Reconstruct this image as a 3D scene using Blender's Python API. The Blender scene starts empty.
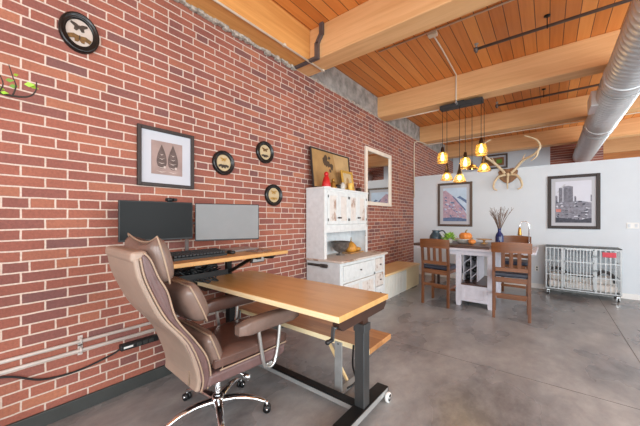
import bpy, bmesh, math, random
from mathutils import Vector, Matrix
rnd = random.Random(7)
S = bpy.context.scene
COL = S.collection
PI = math.pi
def R(d): return math.radians(d)

# ------------------------------------------------------------------ materials
def nodes(name):
    m = bpy.data.materials.new(name); m.use_nodes = True
    nt = m.node_tree; b = nt.nodes['Principled BSDF']
    return m, nt, b
def N(nt, t, **kw):
    n = nt.nodes.new(t)
    for k, v in kw.items():
        if k in n.inputs: n.inputs[k].default_value = v
        else: setattr(n, k, v)
    return n
def L(nt, a, b): nt.links.new(a, b)
def lin(c):
    return tuple((x/12.92 if x <= .04045 else ((x+.055)/1.055)**2.4) for x in [v/255 for v in c]) + (1,)
def ramp(nt, stops):
    r = nt.nodes.new('ShaderNodeValToRGB'); cr = r.color_ramp
    while len(cr.elements) < len(stops): cr.elements.new(.5)
    for e, (p, c) in zip(cr.elements, stops): e.position = p; e.color = c
    return r
def scl(c, k): return (min(1, c[0]*k), min(1, c[1]*k), min(1, c[2]*k), 1)

def mat(name, rgb, rough=.5, metal=0, var=.12, scale=6, bump=0, stretch=(1, 1, 1), emit=None, trans=0, alpha=1, rgb2=None, ior=1.45, spec=None):
    m, nt, b = nodes(name)
    c = lin(rgb)
    tc = N(nt, 'ShaderNodeTexCoord'); mp = N(nt, 'ShaderNodeMapping'); mp.inputs['Scale'].default_value = stretch
    no = N(nt, 'ShaderNodeTexNoise', Scale=scale, Detail=6.0, Roughness=.6)
    L(nt, tc.outputs['Object'], mp.inputs[0]); L(nt, mp.outputs[0], no.inputs['Vector'])
    c2 = lin(rgb2) if rgb2 else None
    r = ramp(nt, [(.32, scl(c, 1-var) if not c2 else c2), (.68, scl(c, 1+var) if not c2 else c)])
    L(nt, no.outputs['Fac'], r.inputs[0]); L(nt, r.outputs[0], b.inputs['Base Color'])
    b.inputs['Roughness'].default_value = rough; b.inputs['Metallic'].default_value = metal
    b.inputs['Transmission Weight'].default_value = trans; b.inputs['Alpha'].default_value = alpha
    b.inputs['IOR'].default_value = ior
    if spec is not None: b.inputs['Specular IOR Level'].default_value = spec
    if emit: b.inputs['Emission Color'].default_value = lin(emit[0]); b.inputs['Emission Strength'].default_value = emit[1]
    if bump:
        bp = N(nt, 'ShaderNodeBump', Strength=bump, Distance=.01)
        L(nt, no.outputs['Fac'], bp.inputs['Height']); L(nt, bp.outputs[0], b.inputs['Normal'])
    return m

def wood(name, light, dark, axis='x', rough=.45, scale=1.0, bump=.06, boards=0):
    """grain that runs along one axis; boards > 0 adds glued strips of that width across it"""
    m, nt, b = nodes(name)
    tc = N(nt, 'ShaderNodeTexCoord'); mp = N(nt, 'ShaderNodeMapping')
    s = [22*scale]*3; s['xyz'.index(axis)] = 1.1*scale
    mp.inputs['Scale'].default_value = s
    L(nt, tc.outputs['Object'], mp.inputs[0])
    n1 = N(nt, 'ShaderNodeTexNoise', Scale=1.0, Detail=8.0, Roughness=.62, Distortion=.6)
    L(nt, mp.outputs[0], n1.inputs['Vector'])
    mp2 = N(nt, 'ShaderNodeMapping'); s2 = [3*scale]*3; s2['xyz'.index(axis)] = .5*scale
    mp2.inputs['Scale'].default_value = s2; L(nt, tc.outputs['Object'], mp2.inputs[0])
    n2 = N(nt, 'ShaderNodeTexNoise', Scale=1.0, Detail=3.0); L(nt, mp2.outputs[0], n2.inputs['Vector'])
    mx = N(nt, 'ShaderNodeMath', operation='MULTIPLY_ADD'); mx.inputs[1].default_value = .6
    L(nt, n1.outputs['Fac'], mx.inputs[0])
    m2 = N(nt, 'ShaderNodeMath', operation='MULTIPLY'); m2.inputs[1].default_value = .4
    L(nt, n2.outputs['Fac'], m2.inputs[0]); L(nt, m2.outputs[0], mx.inputs[2])
    fac = mx.outputs[0]
    if boards:
        sp = N(nt, 'ShaderNodeSeparateXYZ'); L(nt, tc.outputs['Object'], sp.inputs[0])
        oth = [a for a in 'xy' if a != axis][0]
        cb = N(nt, 'ShaderNodeCombineXYZ'); L(nt, sp.outputs['XYZ'.index(axis.upper())], cb.inputs[0]); L(nt, sp.outputs['XYZ'.index(oth.upper())], cb.inputs[1])
        bt = N(nt, 'ShaderNodeTexBrick', Scale=1.0); bt.inputs['Brick Width'].default_value = .55; bt.inputs['Row Height'].default_value = boards
        bt.inputs['Mortar Size'].default_value = 0; bt.inputs['Color1'].default_value = (.3, .3, .3, 1); bt.inputs['Color2'].default_value = (.7, .7, .7, 1)
        L(nt, cb.outputs[0], bt.inputs['Vector'])
        m3 = N(nt, 'ShaderNodeMath', operation='MULTIPLY_ADD'); m3.inputs[1].default_value = .45
        m4 = N(nt, 'ShaderNodeMath', operation='SUBTRACT'); m4.inputs[1].default_value = .22
        L(nt, fac, m4.inputs[0]); L(nt, bt.outputs['Color'], m3.inputs[0]); L(nt, m4.outputs[0], m3.inputs[2]); fac = m3.outputs[0]
    r = ramp(nt, [(.33, lin(dark)), (.62, lin(light))])
    L(nt, fac, r.inputs[0]); L(nt, r.outputs[0], b.inputs['Base Color'])
    b.inputs['Roughness'].default_value = rough
    bp = N(nt, 'ShaderNodeBump', Strength=bump, Distance=.01); L(nt, n1.outputs['Fac'], bp.inputs['Height']); L(nt, bp.outputs[0], b.inputs['Normal'])
    return m

def brick_mat():
    m, nt, b = nodes('red_brick')
    tc = N(nt, 'ShaderNodeTexCoord'); sp = N(nt, 'ShaderNodeSeparateXYZ'); cb = N(nt, 'ShaderNodeCombineXYZ')
    L(nt, tc.outputs['Object'], sp.inputs[0])
    nz = N(nt, 'ShaderNodeTexNoise', Scale=9.0, Detail=4.0); L(nt, tc.outputs['Object'], nz.inputs['Vector'])
    # a little wobble of the joints
    sub = N(nt, 'ShaderNodeVectorMath', operation='SUBTRACT'); sub.inputs[1].default_value = (.5, .5, .5)
    L(nt, nz.outputs['Color'], sub.inputs[0])
    scv = N(nt, 'ShaderNodeVectorMath', operation='SCALE'); scv.inputs['Scale'].default_value = .008
    L(nt, sub.outputs[0], scv.inputs[0])
    my = N(nt, 'ShaderNodeMath', operation='ADD'); my.inputs[1].default_value = 5.0 - .089
    mz = N(nt, 'ShaderNodeMath', operation='ADD'); mz.inputs[1].default_value = .0743*23 - 1.494
    L(nt, sp.outputs['Y'], my.inputs[0]); L(nt, sp.outputs['Z'], mz.inputs[0])
    L(nt, my.outputs[0], cb.inputs[0]); L(nt, mz.outputs[0], cb.inputs[1])
    ad = N(nt, 'ShaderNodeVectorMath', operation='ADD'); L(nt, cb.outputs[0], ad.inputs[0]); L(nt, scv.outputs[0], ad.inputs[1])
    bt = N(nt, 'ShaderNodeTexBrick', Scale=1.0, offset=.5, offset_frequency=2, squash=.55, squash_frequency=6)
    bt.inputs['Brick Width'].default_value = .248; bt.inputs['Row Height'].default_value = .0743
    bt.inputs['Mortar Size'].default_value = .0062; bt.inputs['Mortar Smooth'].default_value = .25; bt.inputs['Bias'].default_value = 0
    bt.inputs['Color1'].default_value = (0, 0, 0, 1); bt.inputs['Color2'].default_value = (1, 1, 1, 1); bt.inputs['Mortar'].default_value = (.5, .5, .5, 1)
    L(nt, ad.outputs[0], bt.inputs['Vector'])
    tone = ramp(nt, [(0, lin((120, 80, 76))), (.15, lin((136, 83, 74))), (.5, lin((149, 88, 73))), (.85, lin((156, 94, 76))), (1, lin((166, 106, 82)))])
    L(nt, bt.outputs['Color'], tone.inputs[0])
    n2 = N(nt, 'ShaderNodeTexNoise', Scale=60.0, Detail=5.0, Roughness=.7); L(nt, tc.outputs['Object'], n2.inputs['Vector'])
    n3 = N(nt, 'ShaderNodeTexNoise', Scale=1.6, Detail=4.0); L(nt, tc.outputs['Object'], n3.inputs['Vector'])
    r2 = ramp(nt, [(.3, (.62, .62, .64, 1)), (.7, (1.22, 1.2, 1.18, 1))]); L(nt, n2.outputs['Fac'], r2.inputs[0])
    mul = N(nt, 'ShaderNodeMix', data_type='RGBA', blend_type='MULTIPLY'); mul.inputs['Factor'].default_value = .6
    L(nt, tone.outputs[0], mul.inputs['A']); L(nt, r2.outputs[0], mul.inputs['B'])
    r3 = ramp(nt, [(.35, (.84, .84, .86, 1)), (.65, (1.08, 1.08, 1.06, 1))]); L(nt, n3.outputs['Fac'], r3.inputs[0])
    mul2 = N(nt, 'ShaderNodeMix', data_type='RGBA', blend_type='MULTIPLY'); mul2.inputs['Factor'].default_value = 1
    L(nt, mul.outputs['Result'], mul2.inputs['A']); L(nt, r3.outputs[0], mul2.inputs['B'])
    mo = ramp(nt, [(.3, lin((184, 160, 146))), (.7, lin((212, 194, 182)))]); L(nt, n2.outputs['Fac'], mo.inputs[0])
    mx = N(nt, 'ShaderNodeMix', data_type='RGBA'); L(nt, bt.outputs['Fac'], mx.inputs['Factor'])
    L(nt, mul2.outputs['Result'], mx.inputs['A']); L(nt, mo.outputs[0], mx.inputs['B'])
    L(nt, mx.outputs['Result'], b.inputs['Base Color']); b.inputs['Roughness'].default_value = .85
    h = N(nt, 'ShaderNodeMath', operation='MULTIPLY_ADD'); h.inputs[1].default_value = .25
    inv = N(nt, 'ShaderNodeMath', operation='SUBTRACT'); inv.inputs[0].default_value = 1; L(nt, bt.outputs['Fac'], inv.inputs[1])
    L(nt, n2.outputs['Fac'], h.inputs[0]); L(nt, inv.outputs[0], h.inputs[2])
    bp = N(nt, 'ShaderNodeBump', Strength=.55, Distance=.008); L(nt, h.outputs[0], bp.inputs['Height']); L(nt, bp.outputs[0], b.inputs['Normal'])
    return m

def plank_mat():
    m, nt, b = nodes('ceiling_planks')
    tc = N(nt, 'ShaderNodeTexCoord'); sp = N(nt, 'ShaderNodeSeparateXYZ'); cb = N(nt, 'ShaderNodeCombineXYZ')
    L(nt, tc.outputs['Object'], sp.inputs[0]); L(nt, sp.outputs['Y'], cb.inputs[0]); L(nt, sp.outputs['X'], cb.inputs[1])
    bt = N(nt, 'ShaderNodeTexBrick', Scale=1.0, offset=.37, offset_frequency=2)
    bt.inputs['Brick Width'].default_value = 19.0; bt.inputs['Row Height'].default_value = .152
    bt.inputs['Mortar Size'].default_value = .0045; bt.inputs['Mortar Smooth'].default_value = .3
    bt.inputs['Color1'].default_value = (0, 0, 0, 1); bt.inputs['Color2'].default_value = (1, 1, 1, 1)
    L(nt, cb.outputs[0], bt.inputs['Vector'])
    mp = N(nt, 'ShaderNodeMapping'); mp.inputs['Scale'].default_value = (26, 1.2, 26); L(nt, tc.outputs['Object'], mp.inputs[0])
    n = N(nt, 'ShaderNodeTexNoise', Scale=1.0, Detail=7.0, Distortion=.5); L(nt, mp.outputs[0], n.inputs['Vector'])
    f = N(nt, 'ShaderNodeMath', operation='MULTIPLY_ADD'); f.inputs[1].default_value = .55
    g = N(nt, 'ShaderNodeMath', operation='MULTIPLY'); g.inputs[1].default_value = .5
    L(nt, bt.outputs['Color'], g.inputs[0]); L(nt, n.outputs['Fac'], f.inputs[0]); L(nt, g.outputs[0], f.inputs[2])
    r = ramp(nt, [(.18, lin((196, 114, 50))), (.5, lin((216, 134, 66))), (.85, lin((230, 154, 82)))])
    L(nt, f.outputs[0], r.inputs[0])
    mx = N(nt, 'ShaderNodeMix', data_type='RGBA'); mx.inputs['B'].default_value = lin((84, 44, 22))
    L(nt, bt.outputs['Fac'], mx.inputs['Factor']); L(nt, r.outputs[0], mx.inputs['A'])
    L(nt, mx.outputs['Result'], b.inputs['Base Color']); b.inputs['Roughness'].default_value = .5
    inv = N(nt, 'ShaderNodeMath', operation='SUBTRACT'); inv.inputs[0].default_value = 1; L(nt, bt.outputs['Fac'], inv.inputs[1])
    bp = N(nt, 'ShaderNodeBump', Strength=.6, Distance=.01); L(nt, inv.outputs[0], bp.inputs['Height']); L(nt, bp.outputs[0], b.inputs['Normal'])
    return m

def floor_mat():
    m, nt, b = nodes('polished_concrete')
    tc = N(nt, 'ShaderNodeTexCoord')
    mp = N(nt, 'ShaderNodeMapping'); mp.inputs['Scale'].default_value = (1.0, .6, 1); mp.inputs['Rotation'].default_value = (0, 0, R(25))
    L(nt, tc.outputs['Object'], mp.inputs[0])
    n1 = N(nt, 'ShaderNodeTexNoise', Scale=1.5, Detail=4.0, Roughness=.5, Distortion=.3); L(nt, mp.outputs[0], n1.inputs['Vector'])
    n2 = N(nt, 'ShaderNodeTexNoise', Scale=7.0, Detail=8.0, Roughness=.7, Distortion=.2); L(nt, mp.outputs[0], n2.inputs['Vector'])
    a = N(nt, 'ShaderNodeMath', operation='MULTIPLY_ADD'); a.inputs[1].default_value = .65
    g = N(nt, 'ShaderNodeMath', operation='MULTIPLY'); g.inputs[1].default_value = .35
    L(nt, n2.outputs['Fac'], g.inputs[0]); L(nt, n1.outputs['Fac'], a.inputs[0]); L(nt, g.outputs[0], a.inputs[2])
    r = ramp(nt, [(.36, lin((102, 101, 102))), (.46, lin((130, 129, 130))), (.54, lin((145, 144, 144))), (.66, lin((168, 167, 166)))])
    L(nt, a.outputs[0], r.inputs[0]); L(nt, r.outputs[0], b.inputs['Base Color'])
    rr = ramp(nt, [(.3, (.2, .2, .2, 1)), (.7, (.4, .4, .4, 1))]); L(nt, n1.outputs['Fac'], rr.inputs[0]); L(nt, rr.outputs[0], b.inputs['Roughness'])
    b.inputs['Specular IOR Level'].default_value = .4
    bp = N(nt, 'ShaderNodeBump', Strength=.03, Distance=.01); L(nt, n2.outputs['Fac'], bp.inputs['Height']); L(nt, bp.outputs[0], b.inputs['Normal'])
    return m

def chippy(name, paint, under, thr=.62, scale=5.0, stretch=(1, 1, .5)):
    m, nt, b = nodes(name)
    tc = N(nt, 'ShaderNodeTexCoord'); mp = N(nt, 'ShaderNodeMapping'); mp.inputs['Scale'].default_value = stretch
    L(nt, tc.outputs['Object'], mp.inputs[0])
    n1 = N(nt, 'ShaderNodeTexNoise', Scale=scale, Detail=9.0, Roughness=.68, Distortion=.4); L(nt, mp.outputs[0], n1.inputs['Vector'])
    n2 = N(nt, 'ShaderNodeTexNoise', Scale=14.0, Detail=4.0); L(nt, tc.outputs['Object'], n2.inputs['Vector'])
    pr = ramp(nt, [(.3, scl(lin(paint), .86)), (.7, lin(paint))]); L(nt, n2.outputs['Fac'], pr.inputs[0])
    ur = ramp(nt, [(.3, scl(lin(under), .7)), (.7, lin(under))]); L(nt, n2.outputs['Fac'], ur.inputs[0])
    k = ramp(nt, [(thr, (0, 0, 0, 1)), (thr+.05, (1, 1, 1, 1))]); L(nt, n1.outputs['Fac'], k.inputs[0])
    mx = N(nt, 'ShaderNodeMix', data_type='RGBA'); L(nt, k.outputs[0], mx.inputs['Factor']); L(nt, pr.outputs[0], mx.inputs['A']); L(nt, ur.outputs[0], mx.inputs['B'])
    L(nt, mx.outputs['Result'], b.inputs['Base Color']); b.inputs['Roughness'].default_value = .6
    bp = N(nt, 'ShaderNodeBump', Strength=.15, Distance=.005, invert=True); L(nt, k.outputs[0], bp.inputs['Height']); L(nt, bp.outputs[0], b.inputs['Normal'])
    return m

M = {}
M['brick'] = brick_mat(); M['planks'] = plank_mat(); M['floor'] = floor_mat()
M['beam_x'] = wood('glulam_beam', (230, 182, 130), (206, 152, 98), 'x', .55, .8)
M['beam_y'] = wood('glulam_ledger', (226, 166, 98), (198, 134, 68), 'y', .5, .8)
M['beam_panel'] = wood('wood_panel', (206, 138, 76), (168, 100, 48), 'x', .55, .8)
M['concrete'] = mat('grey_concrete', (150, 146, 142), .9, 0, .4, 5, .5)
M['mortar'] = mat('ragged_mortar', (166, 158, 148), .95, 0, .45, 26, .8)
M['white_wall'] = mat('white_plaster', (206, 213, 220), .8, 0, .02, 3, .02)
M['white_trim'] = mat('white_trim_paint', (228, 227, 225), .5, 0, .02, 3)
M['dark_base'] = mat('dark_grey_paint', (56, 58, 57), .5, 0, .15, 4)
M['butcher'] = wood('oak_top', (206, 162, 102), (190, 142, 84), 'x', .3, 1.0, .03, boards=.06)
M['butcher_y'] = wood('desk_top_wood', (206, 162, 104), (184, 136, 80), 'y', .32, 1.0, .03)
M['edge'] = wood('painted_lit_edge', (248, 230, 190), (232, 204, 154), 'x', .4, 1.4)  # front edges painted paler to carry the light falling on them
M['bench_wood'] = wood('bench_wood', (184, 132, 82), (144, 94, 54), 'x', .3, 1.0, .03, boards=.09)
M['steel'] = mat('brushed_steel', (104, 108, 110), .35, .85, .15, 9, 0, (1, 1, .2))
M['steel_grey'] = mat('grey_galvanised_steel', (178, 180, 180), .45, .6, .1, 9)
M['black_metal'] = mat('black_metal', (26, 26, 27), .4, .4, .25, 8)
M['hanger_steel'] = mat('hanger_steel', (104, 98, 100), .45, .5, .15, 8)
M['brown_steel'] = mat('dark_brown_steel', (70, 48, 40), .4, .3, .15, 6)
M['chrome'] = mat('chrome', (225, 226, 228), .12, 1, .03, 4)
M['satin_chrome'] = mat('satin_chrome', (212, 212, 210), .28, .9, .05, 4)
M['black_plastic'] = mat('black_plastic', (24, 25, 27), .45, 0, .3, 14)
M['white_plastic'] = mat('white_plastic', (226, 226, 224), .4, 0, .03, 4)
M['screen_dark'] = mat('dark_glossy_screen', (15, 16, 17), .35, 0, .1, 3, spec=.15)
M['screen_glare'] = mat('painted_glare_screen', (120, 121, 122), .35, 0, .06, 3, spec=.2)  # reflected glare painted in as a grey base colour
M['key'] = mat('key_plastic', (44, 45, 48), .5, 0, .2, 20)
M['alu'] = mat('aluminium', (176, 177, 179), .35, .7, .05, 6)
M['leather'] = mat('brown_leather', (94, 68, 60), .33, 0, .2, 9, .12)
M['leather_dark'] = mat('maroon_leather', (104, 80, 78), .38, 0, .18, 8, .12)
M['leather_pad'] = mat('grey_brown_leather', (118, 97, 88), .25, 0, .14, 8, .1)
M['tan_shell'] = mat('tan_leather', (156, 135, 121), .42, 0, .06, 7, .06)
M['piping'] = mat('cream_piping', (158, 134, 114), .5, 0, .08, 9)
M['hutch'] = chippy('chipped_white_paint', (218, 220, 220), (180, 152, 134), .60, 4.5)
M['hutch_side'] = chippy('worn_white_paint', (218, 222, 225), (180, 168, 158), .74, 4.0)
M['hutch_worn'] = chippy('half_stripped_paint', (218, 210, 204), (182, 152, 136), .56, 6.0)
M['hutch_top'] = chippy('worn_counter', (208, 196, 186), (172, 140, 120), .56, 4.0, (1, .4, 1))
M['iron'] = mat('old_iron', (84, 82, 80), .6, .6, .3, 18)
M['table_white'] = chippy('lilac_white_paint', (206, 203, 212), (166, 142, 138), .68, 5)
M['table_dark'] = wood('dark_table_wood', (92, 66, 56), (52, 36, 34), 'x', .35)
M['chair_wood'] = wood('honey_brown_wood', (120, 70, 36), (70, 38, 18), 'z', .35)
M['chair_wood_x'] = wood('honey_brown_rail', (126, 75, 39), (76, 43, 20), 'x', .32)
M['navy'] = mat('navy_leather', (36, 40, 54), .35, 0, .15, 9, .06)
M['teal'] = mat('dark_teal_glaze', (54, 72, 84), .35, 0, .2, 8)
M['cobalt'] = mat('cobalt_glass', (34, 44, 92), .12, 0, .2, 7)
M['twig'] = mat('dry_twig', (118, 100, 90), .8, 0, .25, 20)
M['leaf'] = mat('green_leaf', (104, 146, 50), .5, 0, .25, 12)
M['leaf_bright'] = mat('lime_leaf', (150, 196, 60), .5, 0, .15, 12)
M['branch'] = mat('dark_branch', (58, 48, 42), .8, 0, .25, 16)
M['orange'] = mat('orange_squash_skin', (206, 128, 62), .45, 0, .2, 8)
M['stem'] = mat('dry_stem', (150, 124, 80), .8)
M['stone'] = mat('pale_stoneware', (196, 192, 184), .5, 0, .1, 12)
M['olive_wood'] = wood('pale_turned_wood', (190, 150, 100), (150, 108, 66), 'x', .4)
M['amber_glass'] = mat('amber_wire_glass', (206, 176, 86), .1, 0, .05, 4, 0, alpha=.3, emit=((255, 190, 80), .2))
M['bulb'] = mat('glowing_filament', (255, 214, 130), .3, 0, .01, 4, emit=((255, 206, 110), 14.0))
M['bronze'] = mat('dark_bronze', (62, 46, 34), .4, .6, .2, 9)
M['brass'] = mat('aged_brass', (176, 136, 70), .35, .8, .15, 9)
M['canopy'] = mat('charcoal_canopy', (58, 60, 62), .5, .3, .1, 6)
M['conduit'] = mat('painted_conduit', (212, 196, 176), .5, 0, .06, 6)
M['conduit_grey'] = mat('galvanised_conduit', (196, 186, 180), .5, 0, .08, 6)
M['pipe'] = mat('sprinkler_pipe', (108, 100, 98), .4, .5, .12, 6)
M['duct'] = mat('spiral_duct_metal', (222, 224, 226), .36, .7, .05, 2.5)
M['frame_dark'] = wood('dark_brown_frame', (50, 37, 33), (30, 22, 21), 'z', .55)
M['frame_wood'] = wood('walnut_frame', (92, 74, 62), (60, 47, 40), 'z', .4)
M['frame_black'] = mat('black_lacquer', (22, 20, 20), .25, 0, .2, 6)
M['frame_white'] = mat('chalk_white_frame', (226, 214, 200), .6, 0, .06, 9, .05)
M['gold'] = mat('old_gold', (206, 168, 82), .35, .5, .15, 14, .1)
M['matboard'] = mat('white_mat_board', (184, 185, 192), .85, 0, .02, 4)
M['cream_card'] = mat('cream_card', (186, 164, 128), .8, 0, .08, 12)
M['pale_card'] = mat('pale_grey_card', (184, 170, 160), .8, 0, .06, 12)
M['wing'] = mat('brown_wing', (110, 78, 40), .7, 0, .4, 40)
M['wing_dark'] = mat('dark_wing', (62, 50, 42), .7, 0, .4, 40)
M['mirror'] = mat('mirror_glass', (232, 234, 234), .02, 1, .005, 2)
M['antler'] = mat('antler_bone', (206, 184, 150), .55, 0, .22, 12, .15)
M['plaque'] = wood('antler_plaque_wood', (150, 104, 62), (98, 62, 36), 'z', .4)
M['red'] = mat('red_glaze', (186, 34, 34), .35, 0, .2, 12)
M['red_tag'] = mat('red_tag', (196, 62, 78), .5, 0, .08, 8)
M['bread'] = mat('golden_gourd', (190, 134, 54), .5, 0, .25, 9)
M['dark_bowl'] = mat('mottled_pewter', (110, 104, 100), .35, .5, .5, 16)
M['candle'] = mat('yellow_wax', (232, 190, 100), .5, 0, .08, 6)
M['beadboard'] = mat('beadboard_white', (212, 210, 202), .6, 0, .04, 5)
M['chest_wood'] = wood('golden_pine', (240, 212, 162), (222, 186, 132), 'y', .4)
M['cream_paint'] = mat('cream_paint', (224, 204, 166), .55, 0, .05, 5)
M['crate_wire'] = mat('grey_steel_wire', (162, 164, 166), .4, .5, .06, 9)
M['crate_top'] = mat('dark_crate_top', (76, 78, 78), .45, .4, .1, 6)
M['bed_white'] = mat('fleece_white', (216, 212, 208), .95, 0, .06, 22, .3)
M['bed_dark'] = mat('charcoal_bolster', (70, 70, 72), .9, 0, .15, 16, .2)
M['pot'] = mat('terracotta', (170, 96, 66), .8, 0, .12, 8)
M['soil'] = mat('soil', (52, 40, 32), .95, 0, .3, 24, .3)
M['joint'] = mat('joint_sealant', (92, 88, 86), .8, 0, .2, 9)
M['glass'] = mat('window_glass', (240, 244, 246), .03, 0, .01, 2, alpha=.12)

# ------------------------------------------------------------------ geometry helpers
class MB:
    def __init__(s): s.bm = bmesh.new(); s.mats = []; s.cur = 0; s.smooth = False
    def m(s, material):
        if material not in s.mats: s.mats.append(material)
        s.cur = s.mats.index(material); return s
    def _fin(s, faces, smooth=False):
        for f in faces: f.material_index = s.cur; f.smooth = smooth
    def box(s, x0, x1, y0, y1, z0, z1, bev=0, mtx=None, seg=2):
        nb = bmesh.new()
        bmesh.ops.create_cube(nb, size=1)
        bmesh.ops.transform(nb, matrix=Matrix.Translation(((x0+x1)/2, (y0+y1)/2, (z0+z1)/2)) @ Matrix.Diagonal((abs(x1-x0), abs(y1-y0), abs(z1-z0), 1)), verts=nb.verts)
        if bev: bmesh.ops.bevel(nb, geom=nb.edges[:], offset=bev, segments=seg, affect='EDGES', profile=.5)
        s._merge(nb, mtx, smooth=False); return s
    def _merge(s, nb, mtx=None, smooth=False):
        if mtx is not None: bmesh.ops.transform(nb, matrix=mtx, verts=nb.verts)
        bmesh.ops.recalc_face_normals(nb, faces=nb.faces[:])
        mp = {}
        for v in nb.verts: mp[v] = s.bm.verts.new(v.co)
        fs = []
        for f in nb.faces:
            try: fs.append(s.bm.faces.new([mp[v] for v in f.verts]))
            except ValueError: pass
        s._fin(fs, smooth); nb.free()
    def tube(s, pts, r, seg=8, closed=False, flat=1.0, smooth=True):
        """sweep a circle (radius or list of radii) along points"""
        pts = [Vector(p) for p in pts]; n = len(pts)
        rs = r if isinstance(r, (list, tuple)) else [r]*n
        nb = bmesh.new(); rings = []
        up = None
        for i, p in enumerate(pts):
            if closed: t = (pts[(i+1) % n]-pts[i-1])
            else: t = pts[min(i+1, n-1)]-pts[max(i-1, 0)]
            t.normalize()
            if up is None:
                up = Vector((0, 0, 1)) if abs(t.z) < .9 else Vector((1, 0, 0))
            a = t.cross(up)
            if a.length < 1e-4: a = t.orthogonal()
            a.normalize(); b = a.cross(t); up = b
            rings.append([nb.verts.new(p + a*math.cos(2*PI*k/seg)*rs[i] + b*math.sin(2*PI*k/seg)*rs[i]*flat) for k in range(seg)])
        m = n if closed else n-1
        for i in range(m):
            A, B = rings[i], rings[(i+1) % n]
            for k in range(seg): nb.faces.new((A[k], A[(k+1) % seg], B[(k+1) % seg], B[k]))
        if not closed: nb.faces.new(rings[0]); nb.faces.new(rings[-1])
        s._merge(nb, None, smooth); return s
    def cyl(s, p0, p1, r, seg=14, r2=None): return s.tube([p0, p1], [r, r if r2 is None else r2], seg)
    def lathe(s, prof, c=(0, 0, 0), seg=20, axis='z', sx=1, sy=1, smooth=True):
        nb = bmesh.new(); rings = []
        for r, z in prof:
            if r < 1e-5: rings.append([nb.verts.new((0, 0, z))])
            else: rings.append([nb.verts.new((r*sx*math.cos(2*PI*k/seg), r*sy*math.sin(2*PI*k/seg), z)) for k in range(seg)])
        for A, B in zip(rings, rings[1:]):
            for k in range(seg):
                a = [A[k % len(A)], A[(k+1) % len(A)], B[(k+1) % len(B)], B[k % len(B)]]
                u = []
                for v in a:
                    if v not in u: u.append(v)
                if len(u) > 2: nb.faces.new(u)
        if len(rings[0]) > 1: nb.faces.new(rings[0])
        if len(rings[-1]) > 1: nb.faces.new(rings[-1])
        mt = Matrix.Translation(c)
        if axis == 'x': mt = mt @ Matrix(((0, 0, 1, 0), (1, 0, 0, 0), (0, 1, 0, 0), (0, 0, 0, 1)))
        if axis == 'y': mt = mt @ Matrix.Rotation(R(-90), 4, 'X')
        s._merge(nb, mt, smooth); return s
    def ball(s, c, rx, ry=None, rz=None, seg=16, rings=10, e=1.0, mtx=None):
        ry = ry or rx; rz = rz or rx
        nb = bmesh.new(); bmesh.ops.create_uvsphere(nb, u_segments=seg, v_segments=rings, radius=1)
        for v in nb.verts:
            q = v.co
            if e != 1: q = Vector([math.copysign(abs(t)**e, t) for t in q])
            v.co = Vector((q.x*rx, q.y*ry, q.z*rz))
        mt = Matrix.Translation(c)
        if mtx is not None: mt = mt @ mtx
        s._merge(nb, mt, True); return s
    def prism(s, poly, axis, a0, a1, bev=0, smooth=False, mtx=None):
        """extrude a 2D polygon along an axis; the polygon lives in the two other axes in xyz order"""
        nb = bmesh.new()
        def P(u, v, w):
            return (w, u, v) if axis == 'x' else (u, w, v) if axis == 'y' else (u, v, w)
        A = [nb.verts.new(P(u, v, a0)) for u, v in poly]; B = [nb.verts.new(P(u, v, a1)) for u, v in poly]
        n = len(poly)
        nb.faces.new(A); nb.faces.new(B)
        for k in range(n): nb.faces.new((A[k], A[(k+1) % n], B[(k+1) % n], B[k]))
        bmesh.ops.recalc_face_normals(nb, faces=nb.faces[:])
        if bev: bmesh.ops.bevel(nb, geom=[e for e in nb.edges if len(e.link_faces) == 2 and e.calc_face_angle(0) > R(30)], offset=bev, segments=3, affect='EDGES', profile=.5)
        s._merge(nb, mtx, smooth); return s
    def bar(s, p0, p1, w, h, bev=0):
        p0, p1 = Vector(p0), Vector(p1); d = p1-p0; t = d.normalized()
        up = Vector((0, 0, 1)) if abs(t.z) < .95 else Vector((0, 1, 0))
        a = t.cross(up).normalized(); b = a.cross(t)
        mt = Matrix((( *[a.x, t.x, b.x], p0.x), (a.y, t.y, b.y, p0.y), (a.z, t.z, b.z, p0.z), (0, 0, 0, 1)))
        return s.box(-w/2, w/2, 0, d.length, -h/2, h/2, bev, mt)
    def poly(s, pts):
        f = s.bm.faces.new([s.bm.verts.new(p) for p in pts]); s._fin([f]); return s
    def build(s, name, parent=None, smooth_angle=None, sub=0):
        me = bpy.data.meshes.new(name); s.bm.to_mesh(me); s.bm.free()
        for k in s.mats: me.materials.append(M[k])
        o = bpy.data.objects.new(name, me); COL.objects.link(o)
        if parent: o.parent = parent
        if sub:
            md = o.modifiers.new('smooth', 'SUBSURF'); md.levels = sub; md.render_levels = sub
            for p in me.polygons: p.use_smooth = True
        return o
def mb(material): return MB().m(material)
def tag(o, label=None, cat=None, group=None, kind=None):
    if label: o['label'] = label
    if cat: o['category'] = cat
    if group: o['group'] = group
    if kind: o['kind'] = kind
    return o
def empty(name, loc, rz=0, label=None, cat=None, group=None):
    o = bpy.data.objects.new(name, None); o.empty_display_size = .1; COL.objects.link(o)
    o.location = loc; o.rotation_euler = (0, 0, rz)
    return tag(o, label, cat, group)
def dup(o, parent=None):
    c = o.copy(); COL.objects.link(c)
    if parent: c.parent = parent
    for ch in [x for x in bpy.data.objects if x.parent == o]: dup(ch, c)
    return c
def struct(name, b, label=None): return tag(b.build(name), label, None, None, 'structure')
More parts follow.
